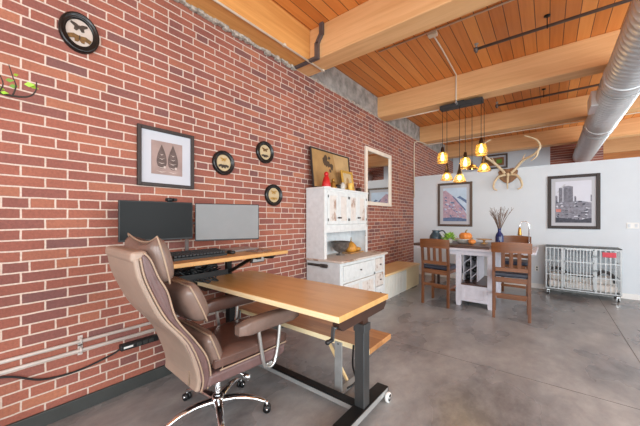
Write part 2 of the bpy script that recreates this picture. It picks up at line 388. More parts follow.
def bez(pts, n=8):
    """Catmull-Rom through the points"""
    P = [Vector(p) for p in pts]; out = []
    for i in range(len(P)-1):
        a, b, c, d = P[max(i-1, 0)], P[i], P[i+1], P[min(i+2, len(P)-1)]
        for k in range(n):
            t = k/n
            out.append(.5*((2*b)+(c-a)*t+(2*a-5*b+4*c-d)*t*t+(3*b-a-3*c+d)*t**3))
    out.append(P[-1]); return out
def lerp(a, b, n): return [a+(b-a)*i/(n-1) for i in range(n)]

# ------------------------------------------------------------------ camera
cam = bpy.data.cameras.new('camera'); co = bpy.data.objects.new('camera', cam); COL.objects.link(co)
cam.sensor_width = 36; cam.lens = 290/640*36; cam.shift_y = 5/640; cam.clip_start = .02
co.location = (2.87, 0, 1.5); co.rotation_euler = (R(90), 0, R(38.2)); S.camera = co

# ------------------------------------------------------------------ the room shell
H = 4.09; BB = 3.65; XR = 7.2; YF = -3.4
struct('floor', mb('floor').box(-.3, XR+.2, YF-.2, 14.2, -.2, 0))
struct('ceiling', mb('planks').box(-.3, XR+.2, YF-.2, 14.2, H, H+.2))
w = mb('brick').box(-.3, 0, YF-.2, 14.2, 0, 3.66); w.m('concrete').box(-.3, -.012, YF-.2, 14.2, 3.66, H)
struct('wall_left', w)
struct('wall_back', mb('white_wall').box(.004, XR, 7.75, 7.9, 0, 2.615))
struct('baseboard_back', mb('white_trim').box(.004, XR, 7.733, 7.75, 0, .1, .004))
struct('baseboard_left', mb('dark_base').box(0, .022, YF, 7.73, 0, .105, .004))
struct('wall_far', mb('white_wall').box(0, 2.92, 11.9, 12.05, 0, H))
struct('trim_1', mb('beam_panel').box(4.15, XR, 13.5, 13.6, 0, H))
struct('wall_rear', mb('brick').box(2.92, 4.15, 11.9, 12.05, 0, H))
# right and front walls with tall windows (behind the camera)
def wall_with_windows(name, axis, pos, a0, a1, wins, z0, z1, mt):
    b = mb(mt); th = .2; cuts = sorted(wins); cur = a0
    def bx(p, q, za, zb):
        if axis == 'x': b.box(pos, pos+th, p, q, za, zb)
        else: b.box(p, q, pos-th, pos, za, zb)
    for p, q in cuts:
        bx(cur, p, 0, H); bx(p, q, 0, z0); bx(p, q, z1, H); cur = q
    bx(cur, a1, 0, H); struct(name, b)
wins_r = [(-2.4, -.4), (.6, 2.6), (3.6, 5.6), (8.6, 11.0)]; wins_f = [(.5, 2.4), (2.9, 4.8), (5.2, 6.8)]
wall_with_windows('wall_right', 'x', XR, YF-.2, 13.6, wins_r, .7, 3.3, 'white_wall')
wall_with_windows('wall_front', 'y', YF, 0, XR, wins_f, .5, 3.4, 'white_wall')
n = 0
for axis, lst, z0, z1 in (('x', wins_r, .7, 3.3), ('y', wins_f, .5, 3.4)):
    for p, q in lst:
        n += 1; b = mb('frame_black')
        for i in range(5):
            a = p+(q-p)*i/4
            if axis == 'x': b.box(XR+.06, XR+.1, a-.02, a+.02, z0, z1)
            else: b.box(a-.02, a+.02, YF-.1, YF-.06, z0, z1)
        for i in range(5):
            z = z0+(z1-z0)*i/4
            if axis == 'x': b.box(XR+.06, XR+.1, p, q, z-.02, z+.02)
            else: b.box(p, q, YF-.1, YF-.06, z-.02, z+.02)
        struct('window_%d' % n, b)
# floor control joints
j = mb('joint'); j.box(3.615, 3.621, YF, 7.7, 0, .0012); j.box(.05, XR, 3.33, 3.334, 0, .0012)
struct('trim_2', j)
# ragged mortar ledge where the ledger meets the brick
b = mb('mortar')
y = YF
while y < 3.05:
    d = rnd.uniform(.03, .08); b.box(0, rnd.uniform(.03, .06), y, y+d, BB-rnd.uniform(.015, .05), BB+.01, .006, seg=1); y += d*.97
struct('trim_3', b)
b = mb('mortar'); y = 3.38
while y < 7.7:
    d = rnd.uniform(.03, .1); b.box(-.012, rnd.uniform(.003, .014), y, y+d, 3.66-rnd.uniform(.0, .03), 3.66+rnd.uniform(.0, .03), .004, seg=1); y += d*.97
struct('trim_4', b)
# beams
def beam(name, b, label): return tag(b.build(name), label, None, 'heavy timber roof beams', 'structure')
names = ['heavy timber beam overhead behind the desk end of the room', 'nearest pale timber beam, hung from a dark steel strap', 'second timber beam, above the pendant lights',
         'third timber beam, over the white half wall', 'fourth timber beam, beyond the white half wall', 'farthest timber beam, at the back of the far room']
for i in range(6):
    y0 = .46+2.6*i-(.02 if i == 5 else 0)
    beam('ceiling_beam', mb('beam_x').box(-.1, XR, y0, y0+.31, BB, H, .012), names[i])
beam('ledger_beam', mb('beam_y').box(0, .29, YF, 3.06, BB, H, .01), 'orange timber ledger along the top of the brick wall')
# steel strap hanger
b = mb('hanger_steel')
b.box(.02, .44, 3.0, 3.06, BB-.02, BB+.012)
b.box(.40, .46, 3.015, 3.058, BB-.02, BB+.2); b.bar((.43, 3.04, BB+.19), (.50, 3.04, BB+.29), .05, .05); b.box(.475, .535, 3.02, 3.058, BB+.28, H)
t = tag(b.build('beam_hanger'), 'dark steel strap hanger on the end of the nearest beam', 'steel bracket')

# ------------------------------------------------------------------ conduits, pipes, duct
def pipe(name, pts, r, m, label, cat='conduit', clips=(), group=None):
    o = mb(m).tube(pts, r, 8).build(name); tag(o, label, cat, group)
    for c in clips: mb(m).box(c[0]-.02, c[0]+.02, c[1]-.02, c[1]+.02, c[2]-.012, c[2]+.02, .004).build('clip', o)
    return o
pipe('electrical_conduit', [(.30, -1, BB-.012), (.30, 3.36, BB-.012)], .013, 'conduit', 'thin pale conduit running under the ledger beam along the brick wall', clips=[(.3, 2.55, BB-.012), (.3, 3.33, BB-.012)])
pipe('electrical_conduit', [(.8, 4.1, H-.012), (4.6, 4.1, H-.012)], .012, 'conduit', 'thin conduit on the ceiling planks just behind the nearest beam')
pipe('electrical_conduit', [(.05, 5.985, BB+.0), (1.16, 5.985, BB+.0)], .014, 'conduit', 'short pale conduit on the second beam between the brick wall and the black canopy', clips=[(.35, 5.985, BB), (.9, 5.985, BB)])
pts = bez([(.035, 7.73, 2.64), (.035, 7.73, 3.5), (.035, 8.0, 3.63), (.09, 8.585, 3.64), (.5, 8.588, 3.64), (5.0, 8.588, 3.64)], 6)
pts = [(.03, 7.72, 2.05), (.03, 7.72, 3.40), (.04, 7.8, 3.56), (.06, 8.1, 3.625), (.1, 8.5, 3.632), (.25, 8.585, 3.632), (6.0, 8.585, 3.632)]
pipe('electrical_conduit', bez(pts, 6), .014, 'conduit', 'conduit climbing the corner of brick and white wall, then along the third beam', clips=[(.03, 7.72, 2.4), (.03, 7.72, 3.1), (1.0, 8.585, 3.632), (2.2, 8.585, 3.632)])
jb = empty('junction_box', (1.60, 4.16, H), 0, 'small cream junction box on the planks with a conduit dropping to the lights', 'junction box')
mb('conduit').box(-.06, .06, -.04, .04, -.05, 0, .006).build('box_body', jb)
mb('conduit').tube([(.0, .04, -.02), (.0, .5, -.022), (-.025, 1.43, -.025), (-.035, 1.47, -.05), (-.04, 1.486, -.1), (-.04, 1.486, -.50)], .012, 8).build('conduit', jb)
for yy, x0, lab in ((4.71, 2.03, 'dark sprinkler pipe between the first and second beams'), (7.36, 1.97, 'dark sprinkler pipe between the second and third beams')):
    sp = empty('sprinkler_pipe', (x0, yy, 3.95), 0, lab, 'pipe', 'sprinkler pipes under the ceiling')
    p = mb('pipe').tube([(0, 0, 0), (XR-x0, 0, 0)], .02, 10).build('pipe_run', sp)
    mb('pipe').cyl((-.01, 0, 0), (.04, 0, 0), .03).cyl((.02, 0, 0), (.02, 0, -.05), .018).build('end_fitting', sp)
    mb('steel_grey').cyl((.02, 0, .02), (.02, 0, .07), .012).lathe([(.0, .07), (.03, .072), (.03, .076), (0, .078)], (.02, 0, 0), 12).build('sprinkler_head', sp)
    for hx in (.83, 2.9):
        mb('black_metal').cyl((hx, 0, .02), (hx, 0, H-3.95), .006).lathe([(.035, H-3.95-.012), (.035, H-3.95)], (hx, 0, 0), 12).tube([(hx, .026*math.cos(a*PI/6), .026*math.sin(a*PI/6)) for a in range(12)], .006, 6, True).build('hanger', sp)

# spiral duct
dk = empty('spiral_duct', (3.69, 6, 3.385), 0, 'large round galvanised spiral duct running under the beams', 'air duct')
r0 = .232
b = mb('duct'); pts = []; prof = []
y = -8.0
nb = bmesh.new(); seg = 40; rings = []
while y < 7.0:
    for dy, rr in ((0, r0), (.088, r0), (.094, r0+.006), (.104, r0+.006)):
        rings.append([nb.verts.new((rr*math.cos(2*PI*k/seg), y+dy+.11*k/seg, rr*math.sin(2*PI*k/seg))) for k in range(seg+1)])
    y += .11
for A, B in zip(rings, rings[1:]):
    for k in range(seg): nb.faces.new((A[k], B[k], B[k+1], A[k+1]))
bmesh.ops.remove_doubles(nb, verts=nb.verts[:], dist=.0005)
b._merge(nb, None, True); b.build('duct_tube', dk)
for yy in (-.6, 1.9): mb('duct').lathe([(r0+.004, -.03), (r0+.016, -.03), (r0+.016, .03), (r0+.004, .03)], (0, yy, 0), 40, 'y').build('collar', dk)
for yy in (-2.9, -.3, 2.3):   # hung from the beams
    mb('steel_grey').box(-.012, .012, yy-.02, yy+.02, r0-.004, 3.65-3.385, 0).tube([((r0+.012)*math.cos(2*PI*k/32), yy, (r0+.012)*math.sin(2*PI*k/32)) for k in range(32)], .006, 6, True).build('hanger_strap', dk)
# side damper box
mb('duct').box(-r0-.06, -r0+.05, .25, .75, -.12, .12, .01).build('damper_box', dk)

# wall conduits low on the brick, and the power strip on its cable
for z, m_, lab in ((.545, 'conduit_grey', 'upper of two grey conduits low on the brick wall'), (.475, 'conduit_grey', 'lower of two grey conduits low on the brick wall')):
    o = mb(m_).tube([(.022, YF+.1, z), (.022, 3.25, z)], .0125, 10).build('wall_conduit'); tag(o, lab, 'conduit', 'grey conduits on the brick wall')
    for yy in (-.5, .62, 1.9): mb(m_).box(0, .006, yy-.015, yy+.015, z-.04, z+.04).tube([(.012, yy, z-.022), (.03, yy, z-.018), (.04, yy, z), (.03, yy, z+.018), (.012, yy, z+.022)], .006, 6).build('strap', o)
ps = empty('power_strip', (.03, 1.02, .40), 0, 'black power strip on the brick wall behind the office chair', 'power strip')
mb('black_plastic').box(-.03, .025, -.14, .16, -.025, .025, .006).build('strip_body', ps)
s_ = mb('white_plastic')
s_.box(.0255, .0265, -.12, -.05, -.008, .008); s_.build('rating_label', ps)
for k in range(3): mb('dark_base').box(.024, .028, -.02+k*.05, .015+k*.05, -.014, .014, .003).build('socket', ps)
mb('black_plastic').tube(bez([(.0, -.13, 0), (-.005, -.2, -.035), (-.005, -.42, -.075), (-.005, -.62, -.055), (-.005, -.8, .04), (-.005, -1.1, .1)], 8), .007, 6).build('cable', ps)

# ------------------------------------------------------------------ pictures on the brick
def specimen(name, cy, cz, ry, rz, label, cards, moths):
    o = empty(name, (0, cy, cz), 0, label, 'framed butterflies', 'round black frames of butterflies on the brick')
    b = mb('frame_black'); nb = bmesh.new(); seg = 40
    prof = [(1.0, 0), (1.0, .02), (.95, .034), (.86, .036), (.83, .026), (.76, .03), (.68, .026), (.66, .012)]
    rings = []
    for k in range(seg):
        a = 2*PI*k/seg
        rings.append([nb.verts.new((h, ry*f*math.cos(a), rz*f*math.sin(a))) for f, h in prof])
    for i in range(seg):
        A, B = rings[i], rings[(i+1) % seg]
        for q in range(len(prof)-1): nb.faces.new((A[q], A[q+1], B[q+1], B[q]))
    b._merge(nb, None, True); b.build('frame', o)
    mb(cards).lathe([(1.0, .004), (1.0, .012), (0, .012)], (0, 0, 0), 40, 'x', ry*.68, rz*.68, smooth=False).build('backing_card', o)
    for (y, z, s, sh, m_) in moths:
        q = mb(m_); x0, x1 = .0125, .016
        for sg in (-1, 1):
            up = [(0, .1), (.35, .32), (.95, .42), (1.0, .2), (.6, -.05), (0, -.08)] if sh else [(0, .12), (.5, .2), (1, .02), (.85, -.3), (.4, -.16), (0, -.1)]
            lo = [(0, -.05), (.55, -.08), (.62, -.45), (.3, -.55), (0, -.2)] if sh else [(0, -.1), (.42, -.14), (.4, -.42), (.15, -.42), (0, -.24)]
            for pl in (up, lo):
                q.prism([(y+sg*u*s*ry, z+v*s*rz) for u, v in (pl if sg > 0 else pl[::-1])], 'x', x0, x1)
        q.m('wing_dark').ball((.017, y, z), .004, .004, .03*s)
        q.build('butterfly', o)
    return o
specimen('butterfly_frame', .615, 2.935, .126, .152, 'oval black frame with two brown moths, high at the left of the brick wall', 'pale_card', [(-.003, .045, .42, True, 'wing_dark'), (0, -.035, .6, False, 'wing')])
specimen('butterfly_frame', 1.885, 2.117, .137, .137, 'round black frame of butterflies just right of the teardrop picture', 'cream_card', [(-.0, .04, .3, True, 'brass'), (.0, -.03, .5, False, 'wing_dark')])
specimen('butterfly_frame', 2.49, 2.343, .142, .142, 'round black frame of butterflies, highest of the three round ones', 'cream_card', [(0, .035, .36, True, 'wing'), (0, -.04, .42, False, 'wing_dark')])
specimen('butterfly_frame', 2.64, 1.803, .15, .143, 'round black frame of a butterfly, lowest, above the right end of the wall desk', 'cream_card', [(0, .04, .34, True, 'brass'), (0, -.04, .4, False, 'brass')])

def rect_frame(name, label, cat, face, c, w, h, fw, fd, fm, matw, art, mw_m='matboard', loc_x=None, glass=False):
    """face 'x' hangs on the brick looking +x, 'y' hangs on the half wall looking -y; art(mb,u,v,d) draws inside"""
    o = empty(name, c, 0, label, cat)
    def bx(b, u0, u1, v0, v1, d0, d1, bev=0):
        if face == 'x': b.box(d0, d1, u0, u1, v0, v1, bev)
        else: b.box(u0, u1, -d1, -d0, v0, v1, bev)
    b = mb(fm)
    bx(b, -w/2, -w/2+fw, -h/2, h/2, 0, fd, .004); bx(b, w/2-fw, w/2, -h/2, h/2, 0, fd, .004)
    bx(b, -w/2+fw, w/2-fw, h/2-fw, h/2, 0, fd-.001, .004); bx(b, -w/2+fw, w/2-fw, -h/2, -h/2+fw, 0, fd-.001, .004)
    b.build('frame', o)
    if matw:
        b = mb(mw_m); bx(b, -w/2+fw, w/2-fw, -h/2+fw, h/2-fw, .004, .010); b.build('mat_board', o)
    art(o, w/2-fw-matw, h/2-fw-matw, bx, face)
    return o
def flat(b, face, pts, d0, d1):
    if face == 'x': b.prism(pts, 'x', d0, d1)
    else: b.prism(pts, 'y', -d1, -d0)

M['print_sepia'] = mat('sepia_print', (150, 128, 122), .7, 0, .14, 5)
M['print_sepia_d'] = mat('sepia_print_dark', (92, 76, 72), .7, 0, .3, 22)
M['print_sepia_l'] = mat('sepia_print_light', (196, 180, 172), .7, 0, .1, 14)
def art_drops(o, hw, hh, bx, face):
    b = mb('print_sepia'); bx(b, -hw, hw, -hh, hh, .009, .013)
    for cx, k in ((-.052, .9), (.052, .96)):
        pts = []
        for i in range(28):
            a = 2*PI*i/28
            rr = .068*k*(math.sin(a/2)**1.2)
            pts.append((cx-math.sin(a)*rr*1.0, .14*k - (1-math.cos(a))*.125*k))
        b.m('print_sepia_d'); flat(b, face, pts, .013, .015)
        b.m('print_sepia_l')
        for q in range(5):
            z = .05-.04*q; ww = .018+.008*q
            flat(b, face, [(cx-ww, z-.012), (cx, z-.026), (cx+ww, z-.012), (cx, z-.02)], .015, .016)
        flat(b, face, [(cx+.018, -.075), (cx+.034, -.075), (cx+.034, -.095), (cx+.018, -.095)], .015, .0165)
    b.build('print', o)
rect_frame('framed_print', 'dark framed print of two teardrop shapes on the brick above the monitors', 'picture', 'x', (0, 1.275, 2.065), .52, .545, .032, .03, 'frame_dark', .085, art_drops)

M['art_sky'] = mat('print_pale_blue', (186, 206, 226), .7, 0, .08, 7)
M['art_blue'] = mat('print_slate_blue', (96, 116, 152), .7, 0, .25, 14)
M['art_pink'] = mat('print_dusty_pink', (178, 152, 168), .7, 0, .22, 18)
M['art_lav'] = mat('print_lavender', (150, 150, 190), .7, 0, .2, 18)
def art_hill(o, hw, hh, bx, face):
    b = mb('art_sky'); bx(b, -hw, hw, -hh, hh, .009, .012)
    b.m('art_pink'); flat(b, face, [(-hw, -hh), (hw, -hh), (hw, -.24), (.05, .14), (-hw+.06, .36), (-hw, .34)], .012, .0135)
    r2 = random.Random(3)
    for k in range(80):
        x = r2.uniform(-hw+.02, hw-.08); top = .36-(x+hw)*1.0; z = r2.uniform(-hh+.02, max(-hh+.05, top-.05))
        s = r2.uniform(.02, .06); b.m(r2.choice(['art_lav', 'art_blue', 'art_blue', 'art_pink', 'art_sky']))
        flat(b, face, [(x, z), (min(x+s, hw), z-.4*s), (min(x+s, hw), max(-hh, z-.9*s)), (x, max(-hh, z-.5*s))][::1], .0135, .0142+k*.00002)
    b.m('art_blue'); flat(b, face, [(-.06, .21), (-.02, .2), (hw-.02, -.12), (hw-.02, -.17)], .0135, .0155)
    flat(b, face, [(.05, .17), (.12, .21), (hw, .1), (hw, .02), (.14, .13)], .0120, .0137)
    flat(b, face, [(-hw, -hh), (hw, -hh), (hw, -hh+.06), (0, -hh+.1), (-hw, -hh+.08)], .0137, .0158)
    b.build('print', o)
rect_frame('framed_print', 'walnut framed blue and pink print on the white half wall above the dining table', 'picture', 'y', (1.04, 7.75, 1.835), .80, 1.09, .055, .03, 'frame_wood', .075, art_hill)
M['ph_sky'] = mat('photo_pale_sky', (206, 208, 220), .6, 0, .04, 4)
M['ph_dark'] = mat('photo_charcoal', (64, 66, 78), .6, 0, .4, 20)
M['ph_mid'] = mat('photo_grey', (128, 128, 140), .6, 0, .3, 22)
M['ph_red'] = mat('photo_red', (196, 124, 116), .6, 0, .2, 14)
def art_city(o, hw, hh, bx, face):
    b = mb('ph_sky'); bx(b, -hw, hw, -hh, hh, .009, .012)
    b.m('ph_mid'); flat(b, face, [(-hw, -hh), (hw, -hh), (hw, -.02), (.1, .02), (-hw, .0)], .012, .0135)
    r2 = random.Random(5)
    for (x0, x1, z1) in ((-.22, -.16, .30), (-.15, .0, .33), (-hw, -.24, .14), (.02, .05, .12), (.26, .28, .14)):
        b.m('ph_mid'); flat(b, face, [(x0, 0), (x1, 0), (x1, z1-.02), ((x0+x1)/2, z1), (x0, z1-.01)], .012, .0138)
        b.m('ph_dark')
        k = x0+.012
        while k < x1-.01:
            flat(b, face, [(k, 0), (k+.007, 0), (k+.007, z1-.04), (k, z1-.04)], .0138, .0143); k += .02
    for k in range(90):
        x = r2.uniform(-hw, hw-.07); z = r2.uniform(-hh+.01, .0); s = r2.uniform(.015, .07); h = r2.uniform(.008, .03)
        b.m(r2.choice(['ph_dark', 'ph_dark', 'ph_mid', 'ph_sky'])); flat(b, face, [(x, z), (x+s, z), (x+s*.8, min(z+h, .03)), (x+.01, min(z+h, .03))], .0135, .0142+k*.00002)
    b.m('ph_red'); flat(b, face, [(-hw+.01, -.2), (-hw+.09, -.2), (-hw+.09, -.14), (-hw+.01, -.14)], .0135, .0164)
    b.m('ph_dark'); flat(b, face, [(-hw, -hh), (hw, -hh), (hw, -hh+.1), (.1, -hh+.06), (-hw, -hh+.11)], .0135, .0165)
    b.m('matboard'); flat(b, face, [(-.25, .2), (-.20, .2), (-.11, .36), (-.14, .36)], .012, .0134)
    b.build('print', o)
rect_frame('framed_print', 'dark framed grey city photograph on the white half wall above the dog crate', 'picture', 'y', (3.262, 7.75, 1.825), .80, 1.09, .06, .03, 'frame_dark', .065, art_city)
def art_plain(o, hw, hh, bx, face):
    b = mb('plaque'); bx(b, -hw, hw, -hh, hh, .009, .014); b.m('leaf'); bx(b, hw*.2, hw*.8, -hh*.5, hh*.5, .014, .016); b.build('print', o)
rect_frame('framed_print', 'brown framed picture high on the far wall, showing above the white half wall', 'picture', 'y', (1.38, 11.9, 3.49), .78, .5, .05, .03, 'frame_wood', .06, art_plain)

# mirror
mr = empty('wall_mirror', (0, 5.66, 2.345), 0, 'tall white framed mirror on the brick wall beside the hutch', 'mirror')
b = mb('frame_white'); W2, H2, f = .595, .585, .075
b.box(0, .045, -W2, -W2+f, -H2, H2, .008); b.box(0, .045, W2-f, W2, -H2, H2, .008); b.box(0, .044, -W2+f, W2-f, H2-f, H2, .008); b.box(0, .044, -W2+f, W2-f, -H2, -H2+f, .008)
b.build('frame', mr); mb('mirror').box(.004, .018, -W2+f-.005, W2-f+.005, -H2+f-.005, H2-f+.005).build('mirror_glass', mr)

# ------------------------------------------------------------------ wall desk with monitors
DZ = 1.15
d = empty('standing_desk', (0, 1.5, 0), 0, 'narrow standing height wood desk bracketed to the brick wall, holding two monitors', 'desk')
mb('butcher_y').box(.01, .65, -.50, .76, DZ-.035, DZ, .004).build('desk_top', d)
for yy in (-.22, .44):
    b = mb('black_metal').box(.001, .045, yy-.03, yy+.03, .66, DZ-.035).box(.001, .56, yy-.025, yy+.025, DZ-.07, DZ-.036)
    b.bar((.03, yy, DZ-.26), (.46, yy, DZ-.06), .03, .03)
    b.build('bracket', d)
mb('black_plastic').lathe([(.0, -.05), (.05, -.045), (.075, -.02), (.075, 0)], (.5, .62, DZ-.036), 18).build('cup_hook', d)
tr = mb('black_metal').box(.08, .40, -.30, .18, DZ-.2, DZ-.19); tr.box(.08, .09, -.30, .18, DZ-.2, DZ-.15); tr.box(.39, .40, -.30, .18, DZ-.2, DZ-.15)
for yy in (-.29, .17): tr.box(.08, .10, yy-.01, yy+.01, DZ-.2, DZ-.036)
tr.build('cable_tray', d)
cb = empty('cable_tangle', (.3, 1.44, DZ-.27), 0, 'tangle of black cables and adapters lying in the tray under the wall desk', 'cables')
b = mb('black_plastic')
for k in range(16):
    p = [Vector((rnd.uniform(-.13, .08), rnd.uniform(-.22, .2), rnd.uniform(.10, .21))) for q in range(5)]
    for q in p[1:4]: q.z -= rnd.uniform(0, .1)
    b.tube(bez(p, 6), rnd.choice([.006, .008, .010]), 6)
b.build('cable', cb)
for k, (yy, xx) in enumerate(((-.16, .03), (-.03, -.06), (.06, .04), (.15, -.03))): mb('black_plastic' if k != 1 else 'white_plastic').box(xx-.035, xx+.035, yy-.05, yy+.05, .081, .115, .008).build('adapter', cb)

def monitor(p0, p1, zc, h, scr, label, extra=0):
    a, c = Vector((p0[0], p0[1], 0)), Vector((p1[0], p1[1], 0)); dv = c-a; w = dv.length
    ang = math.atan2(dv.y, dv.x)
    o = empty('monitor', ((p0[0]+p1[0])/2, (p0[1]+p1[1])/2, zc), ang, label, 'monitor', 'monitors over the wall desk')
    # local x along width, -y faces the room
    b = mb('black_plastic').box(-w/2, w/2, -.012, .014, -h/2, h/2, .004); b.box(-w*.3, w*.3, .012, .04, -h*.32, h*.32, .012); b.build('casing', o)
    mb(scr).box(-w/2+.008, w/2-.008, -.0145, -.0118, -h/2+.014, h/2-.008).build('screen', o)
    return o
m1 = monitor((.20, .815), (.27, 1.385), 1.475, .335, 'screen_dark', 'dark wide monitor, left of the two above the wall desk')
m2 = monitor((.28, 1.405), (.54, 1.945), 1.46, .355, 'screen_glare', 'monitor with grey painted glare on its screen, right of the two above the wall desk')
st = empty('monitor_stand', (.10, 1.42, DZ), 0, 'silver twin arm stand holding both monitors on the wall desk', 'monitor stand')
mb('alu').box(-.06, .1, -.09, .09, 0, .012, .004).build('base', st)
mb('alu').cyl((0, 0, .012), (0, 0, .38), .018).build('pole', st)
mb('alu').tube([(0, 0, .31), (.03, -.16, .31), (.094, -.34, .31)], .014).build('arm', st)
mb('alu').tube([(0, 0, .30), (.12, .18, .30), (.262, .222, .30)], .014).build('arm', st)
wc = empty('webcam', (.25, 1.20, 1.645), R(5), 'small black webcam clipped on top of the left monitor', 'webcam')
mb('black_plastic').box(-.02, .03, -.045, .045, .002, .03, .008).box(-.03, -.01, -.02, .02, -.02, .01, .003).build('camera_body', wc)
mb('screen_dark').cyl((.03, 0, .016), (.034, 0, .016), .010).build('camera_lens', wc)
kb = empty('keyboard', (.42, 1.35, DZ), R(2), 'black keyboard on the wall desk in front of the left monitor', 'keyboard')
mb('black_plastic').prism([(-.075, 0), (.075, 0), (.075, .014), (-.075, .028)], 'y', -.24, .24).build('base', kb)
b = mb('key')
for r_ in range(5):
    for c_ in range(15): x = .055-r_*.029; b.box(x-.011, x+.011, -.232+c_*.031, -.206+c_*.031, .016+r_*.0027, .027+r_*.0027, .002, seg=1)
k_ = b.build('keys', kb); k_['kind'] = 'stuff'; kb.scale = (1.1, 1.05, 1.6)
ms = empty('mouse', (.42, 1.70, DZ), 0, 'small black mouse on the wall desk beside the keyboard', 'mouse')
mb('black_plastic').ball((0, 0, .014), .05, .032, .022, e=.8).build('body', ms); mb('alu').cyl((.02, -.003, .034), (.02, .003, .034), .008, 10).build('scroll_wheel', ms)
lp = empty('laptop', (.24, 1.93, DZ), R(4), 'closed silver laptop lying on the wall desk under the right monitor', 'laptop')
mb('alu').box(-.12, .12, -.17, .17, .002, .013, .003).build('base', lp); mb('alu').box(-.12, .12, -.17, .17, .0135, .022, .003).build('lid', lp)
nt_ = empty('notebook', (.46, 2.02, DZ), R(10), 'thin brown notebook on the right end of the wall desk', 'notebook')
mb('leather_pad').box(-.08, .08, -.11, .11, .0, .012, .002).build('cover', nt_)
ob = empty('outlet_box', (0, 2.36, .985), 0, 'grey metal electrical box on the brick behind the worktable', 'outlet box')
mb('iron').box(0, .04, -.1, .1, -.035, .035, .006).build('box_body', ob); mb('steel_grey').box(.04, .043, -.085, .085, -.026, .026, .002).build('cover_plate', ob)

# ------------------------------------------------------------------ crank worktable
TZ = .875
T = empty('crank_worktable', (0, 0, 0), 0, 'long oak topped worktable on black and steel crank legs with casters', 'table')
b = mb('butcher').box(.07, 1.835, 1.513, 2.225, TZ-.042, TZ, .003)
b.build('table_top', T)
mb('edge').box(.072, 1.833, 1.508, 1.5125, TZ-.041, TZ-.002, .0015, seg=1).build('edge_strip', T)  # thin strip that paints the brightly lit front edge
b = mb('brown_steel')
for x in (1.79, .12):
    b.prism([(1.53, TZ-.046), (2.215, TZ-.046), (2.215, TZ-.075), (2.17, TZ-.115), (1.58, TZ-.115), (1.53, TZ-.075)], 'x', x-.02, x+.03)
b.box(.12, 1.80, 1.85, 1.9, TZ-.1, TZ-.046)
b.build('top_frame', T)
for x, lower in ((1.775, 'steel'), (.13, 'black_metal')):
    mb(lower).box(x-.04, x+.04, 1.90-.042, 1.90+.042, .085, .70, .004).box(x-.047, x+.047, 1.853, 1.947, .66, .72, .003).build('post', T)
    mb('brown_steel').box(x-.033, x+.033, 1.867, 1.933, .7, TZ-.112, .003).build('post_sleeve', T)
    ft = mb('black_metal').prism([(1.42, .0), (1.46, 0), (1.62, .05), (2.10, .05), (2.20, .035), (2.25, .05), (2.25, .10), (2.12, .105), (1.6, .105), (1.42, .03)], 'x', x-.05, x+.05, .004).build('foot', T)
    mb('steel_grey').box(x+.0505, x+.053, 1.62, 2.23, .055, .098).build('foot_trim', ft)
    for yy in (2.2,):
        c_ = mb('white_plastic').lathe([(.0, -.014), (.034, -.014), (.04, -.008), (.04, .008), (.034, .014), (0, .014)], (x+.07, yy, .04), 18, 'x').build('caster', T)
        mb('steel_grey').box(x+.05, x+.056, yy-.012, yy+.012, .03, .07).cyl((x+.05, yy, .04), (x+.087, yy, .04), .012, 10).build('axle', c_)
        mb('black_plastic').lathe([(.02, .0142), (.028, .0148), (.02, .0155)], (x+.07, yy, .04), 16, 'x').build('hub', c_)
st_ = mb('black_metal').box(.16, 1.74, 1.865, 1.935, .055, .10, .003).build('stretcher', T)
mb('steel_grey').box(.16, 1.72, 1.8615, 1.8645, .05, .085).build('stretcher_trim', st_)
cr = mb('steel').cyl((1.80, 1.54, .795), (1.80, 1.495, .795), .009).bar((1.80, 1.497, .81), (1.795, 1.492, .72), .026, .010, .003).build('crank', T)
mb('black_plastic').cyl((1.795, 1.492, .728), (1.79, 1.452, .724), .013).ball((1.79, 1.45, .724), .016).build('crank_knob', cr)
mb('black_plastic').tube(bez([(1.67, 1.95, .5), (1.62, 2.02, .3), (1.6, 2.1, .13), (1.58, 2.0, .11)], 8), .008, 6).build('cable', T)
mb('black_metal').box(.065, .14, 1.50, 1.507, TZ-.04, TZ-.012).build('corner_latch', T)

# bench under the table
Bn = empty('plank_bench', (0, 0, 0), 0, 'low wooden plank bench with grey steel legs under the worktable', 'bench')
mb('bench_wood').box(.03, 1.77, 2.03, 2.42, .425, .47, .004).build('seat', Bn)
mb('edge').box(.03, 1.77, 2.0265, 2.03, .427, .468).build('edge_strip', Bn)
for x in (.10, 1.48):
    for y0, y1 in ((2.012, 2.026), (2.42, 2.434)):
        lg = mb('steel_grey').box(x-.036, x+.036, y0, y1, 0, .455, .002).build('leg', Bn)
        yb = y0-.002 if y0 < 2.2 else y1-.004
        for zz in (.44,): mb('steel').cyl((x, yb, zz), (x, yb+.006, zz), .008, 10).build('bolt', lg)
mb('chest_wood').bar((1.18, 2.2, .424), (1.45, 2.2, .04), .022, .02).build('brace', Bn)
mb('chest_wood').bar((.40, 2.2, .424), (.13, 2.2, .04), .022, .02).build('brace', Bn)
for x in (.10, 1.48): mb('steel_grey').box(x-.03, x+.03, 2.026, 2.42, .01, .03).build('foot_rail', Bn)

# ------------------------------------------------------------------ office chair (faces +y)
Ch = empty('office_chair', (.80, 1.25, 0), R(-3), 'brown leather executive office chair with tan back and chrome star base', 'office chair')
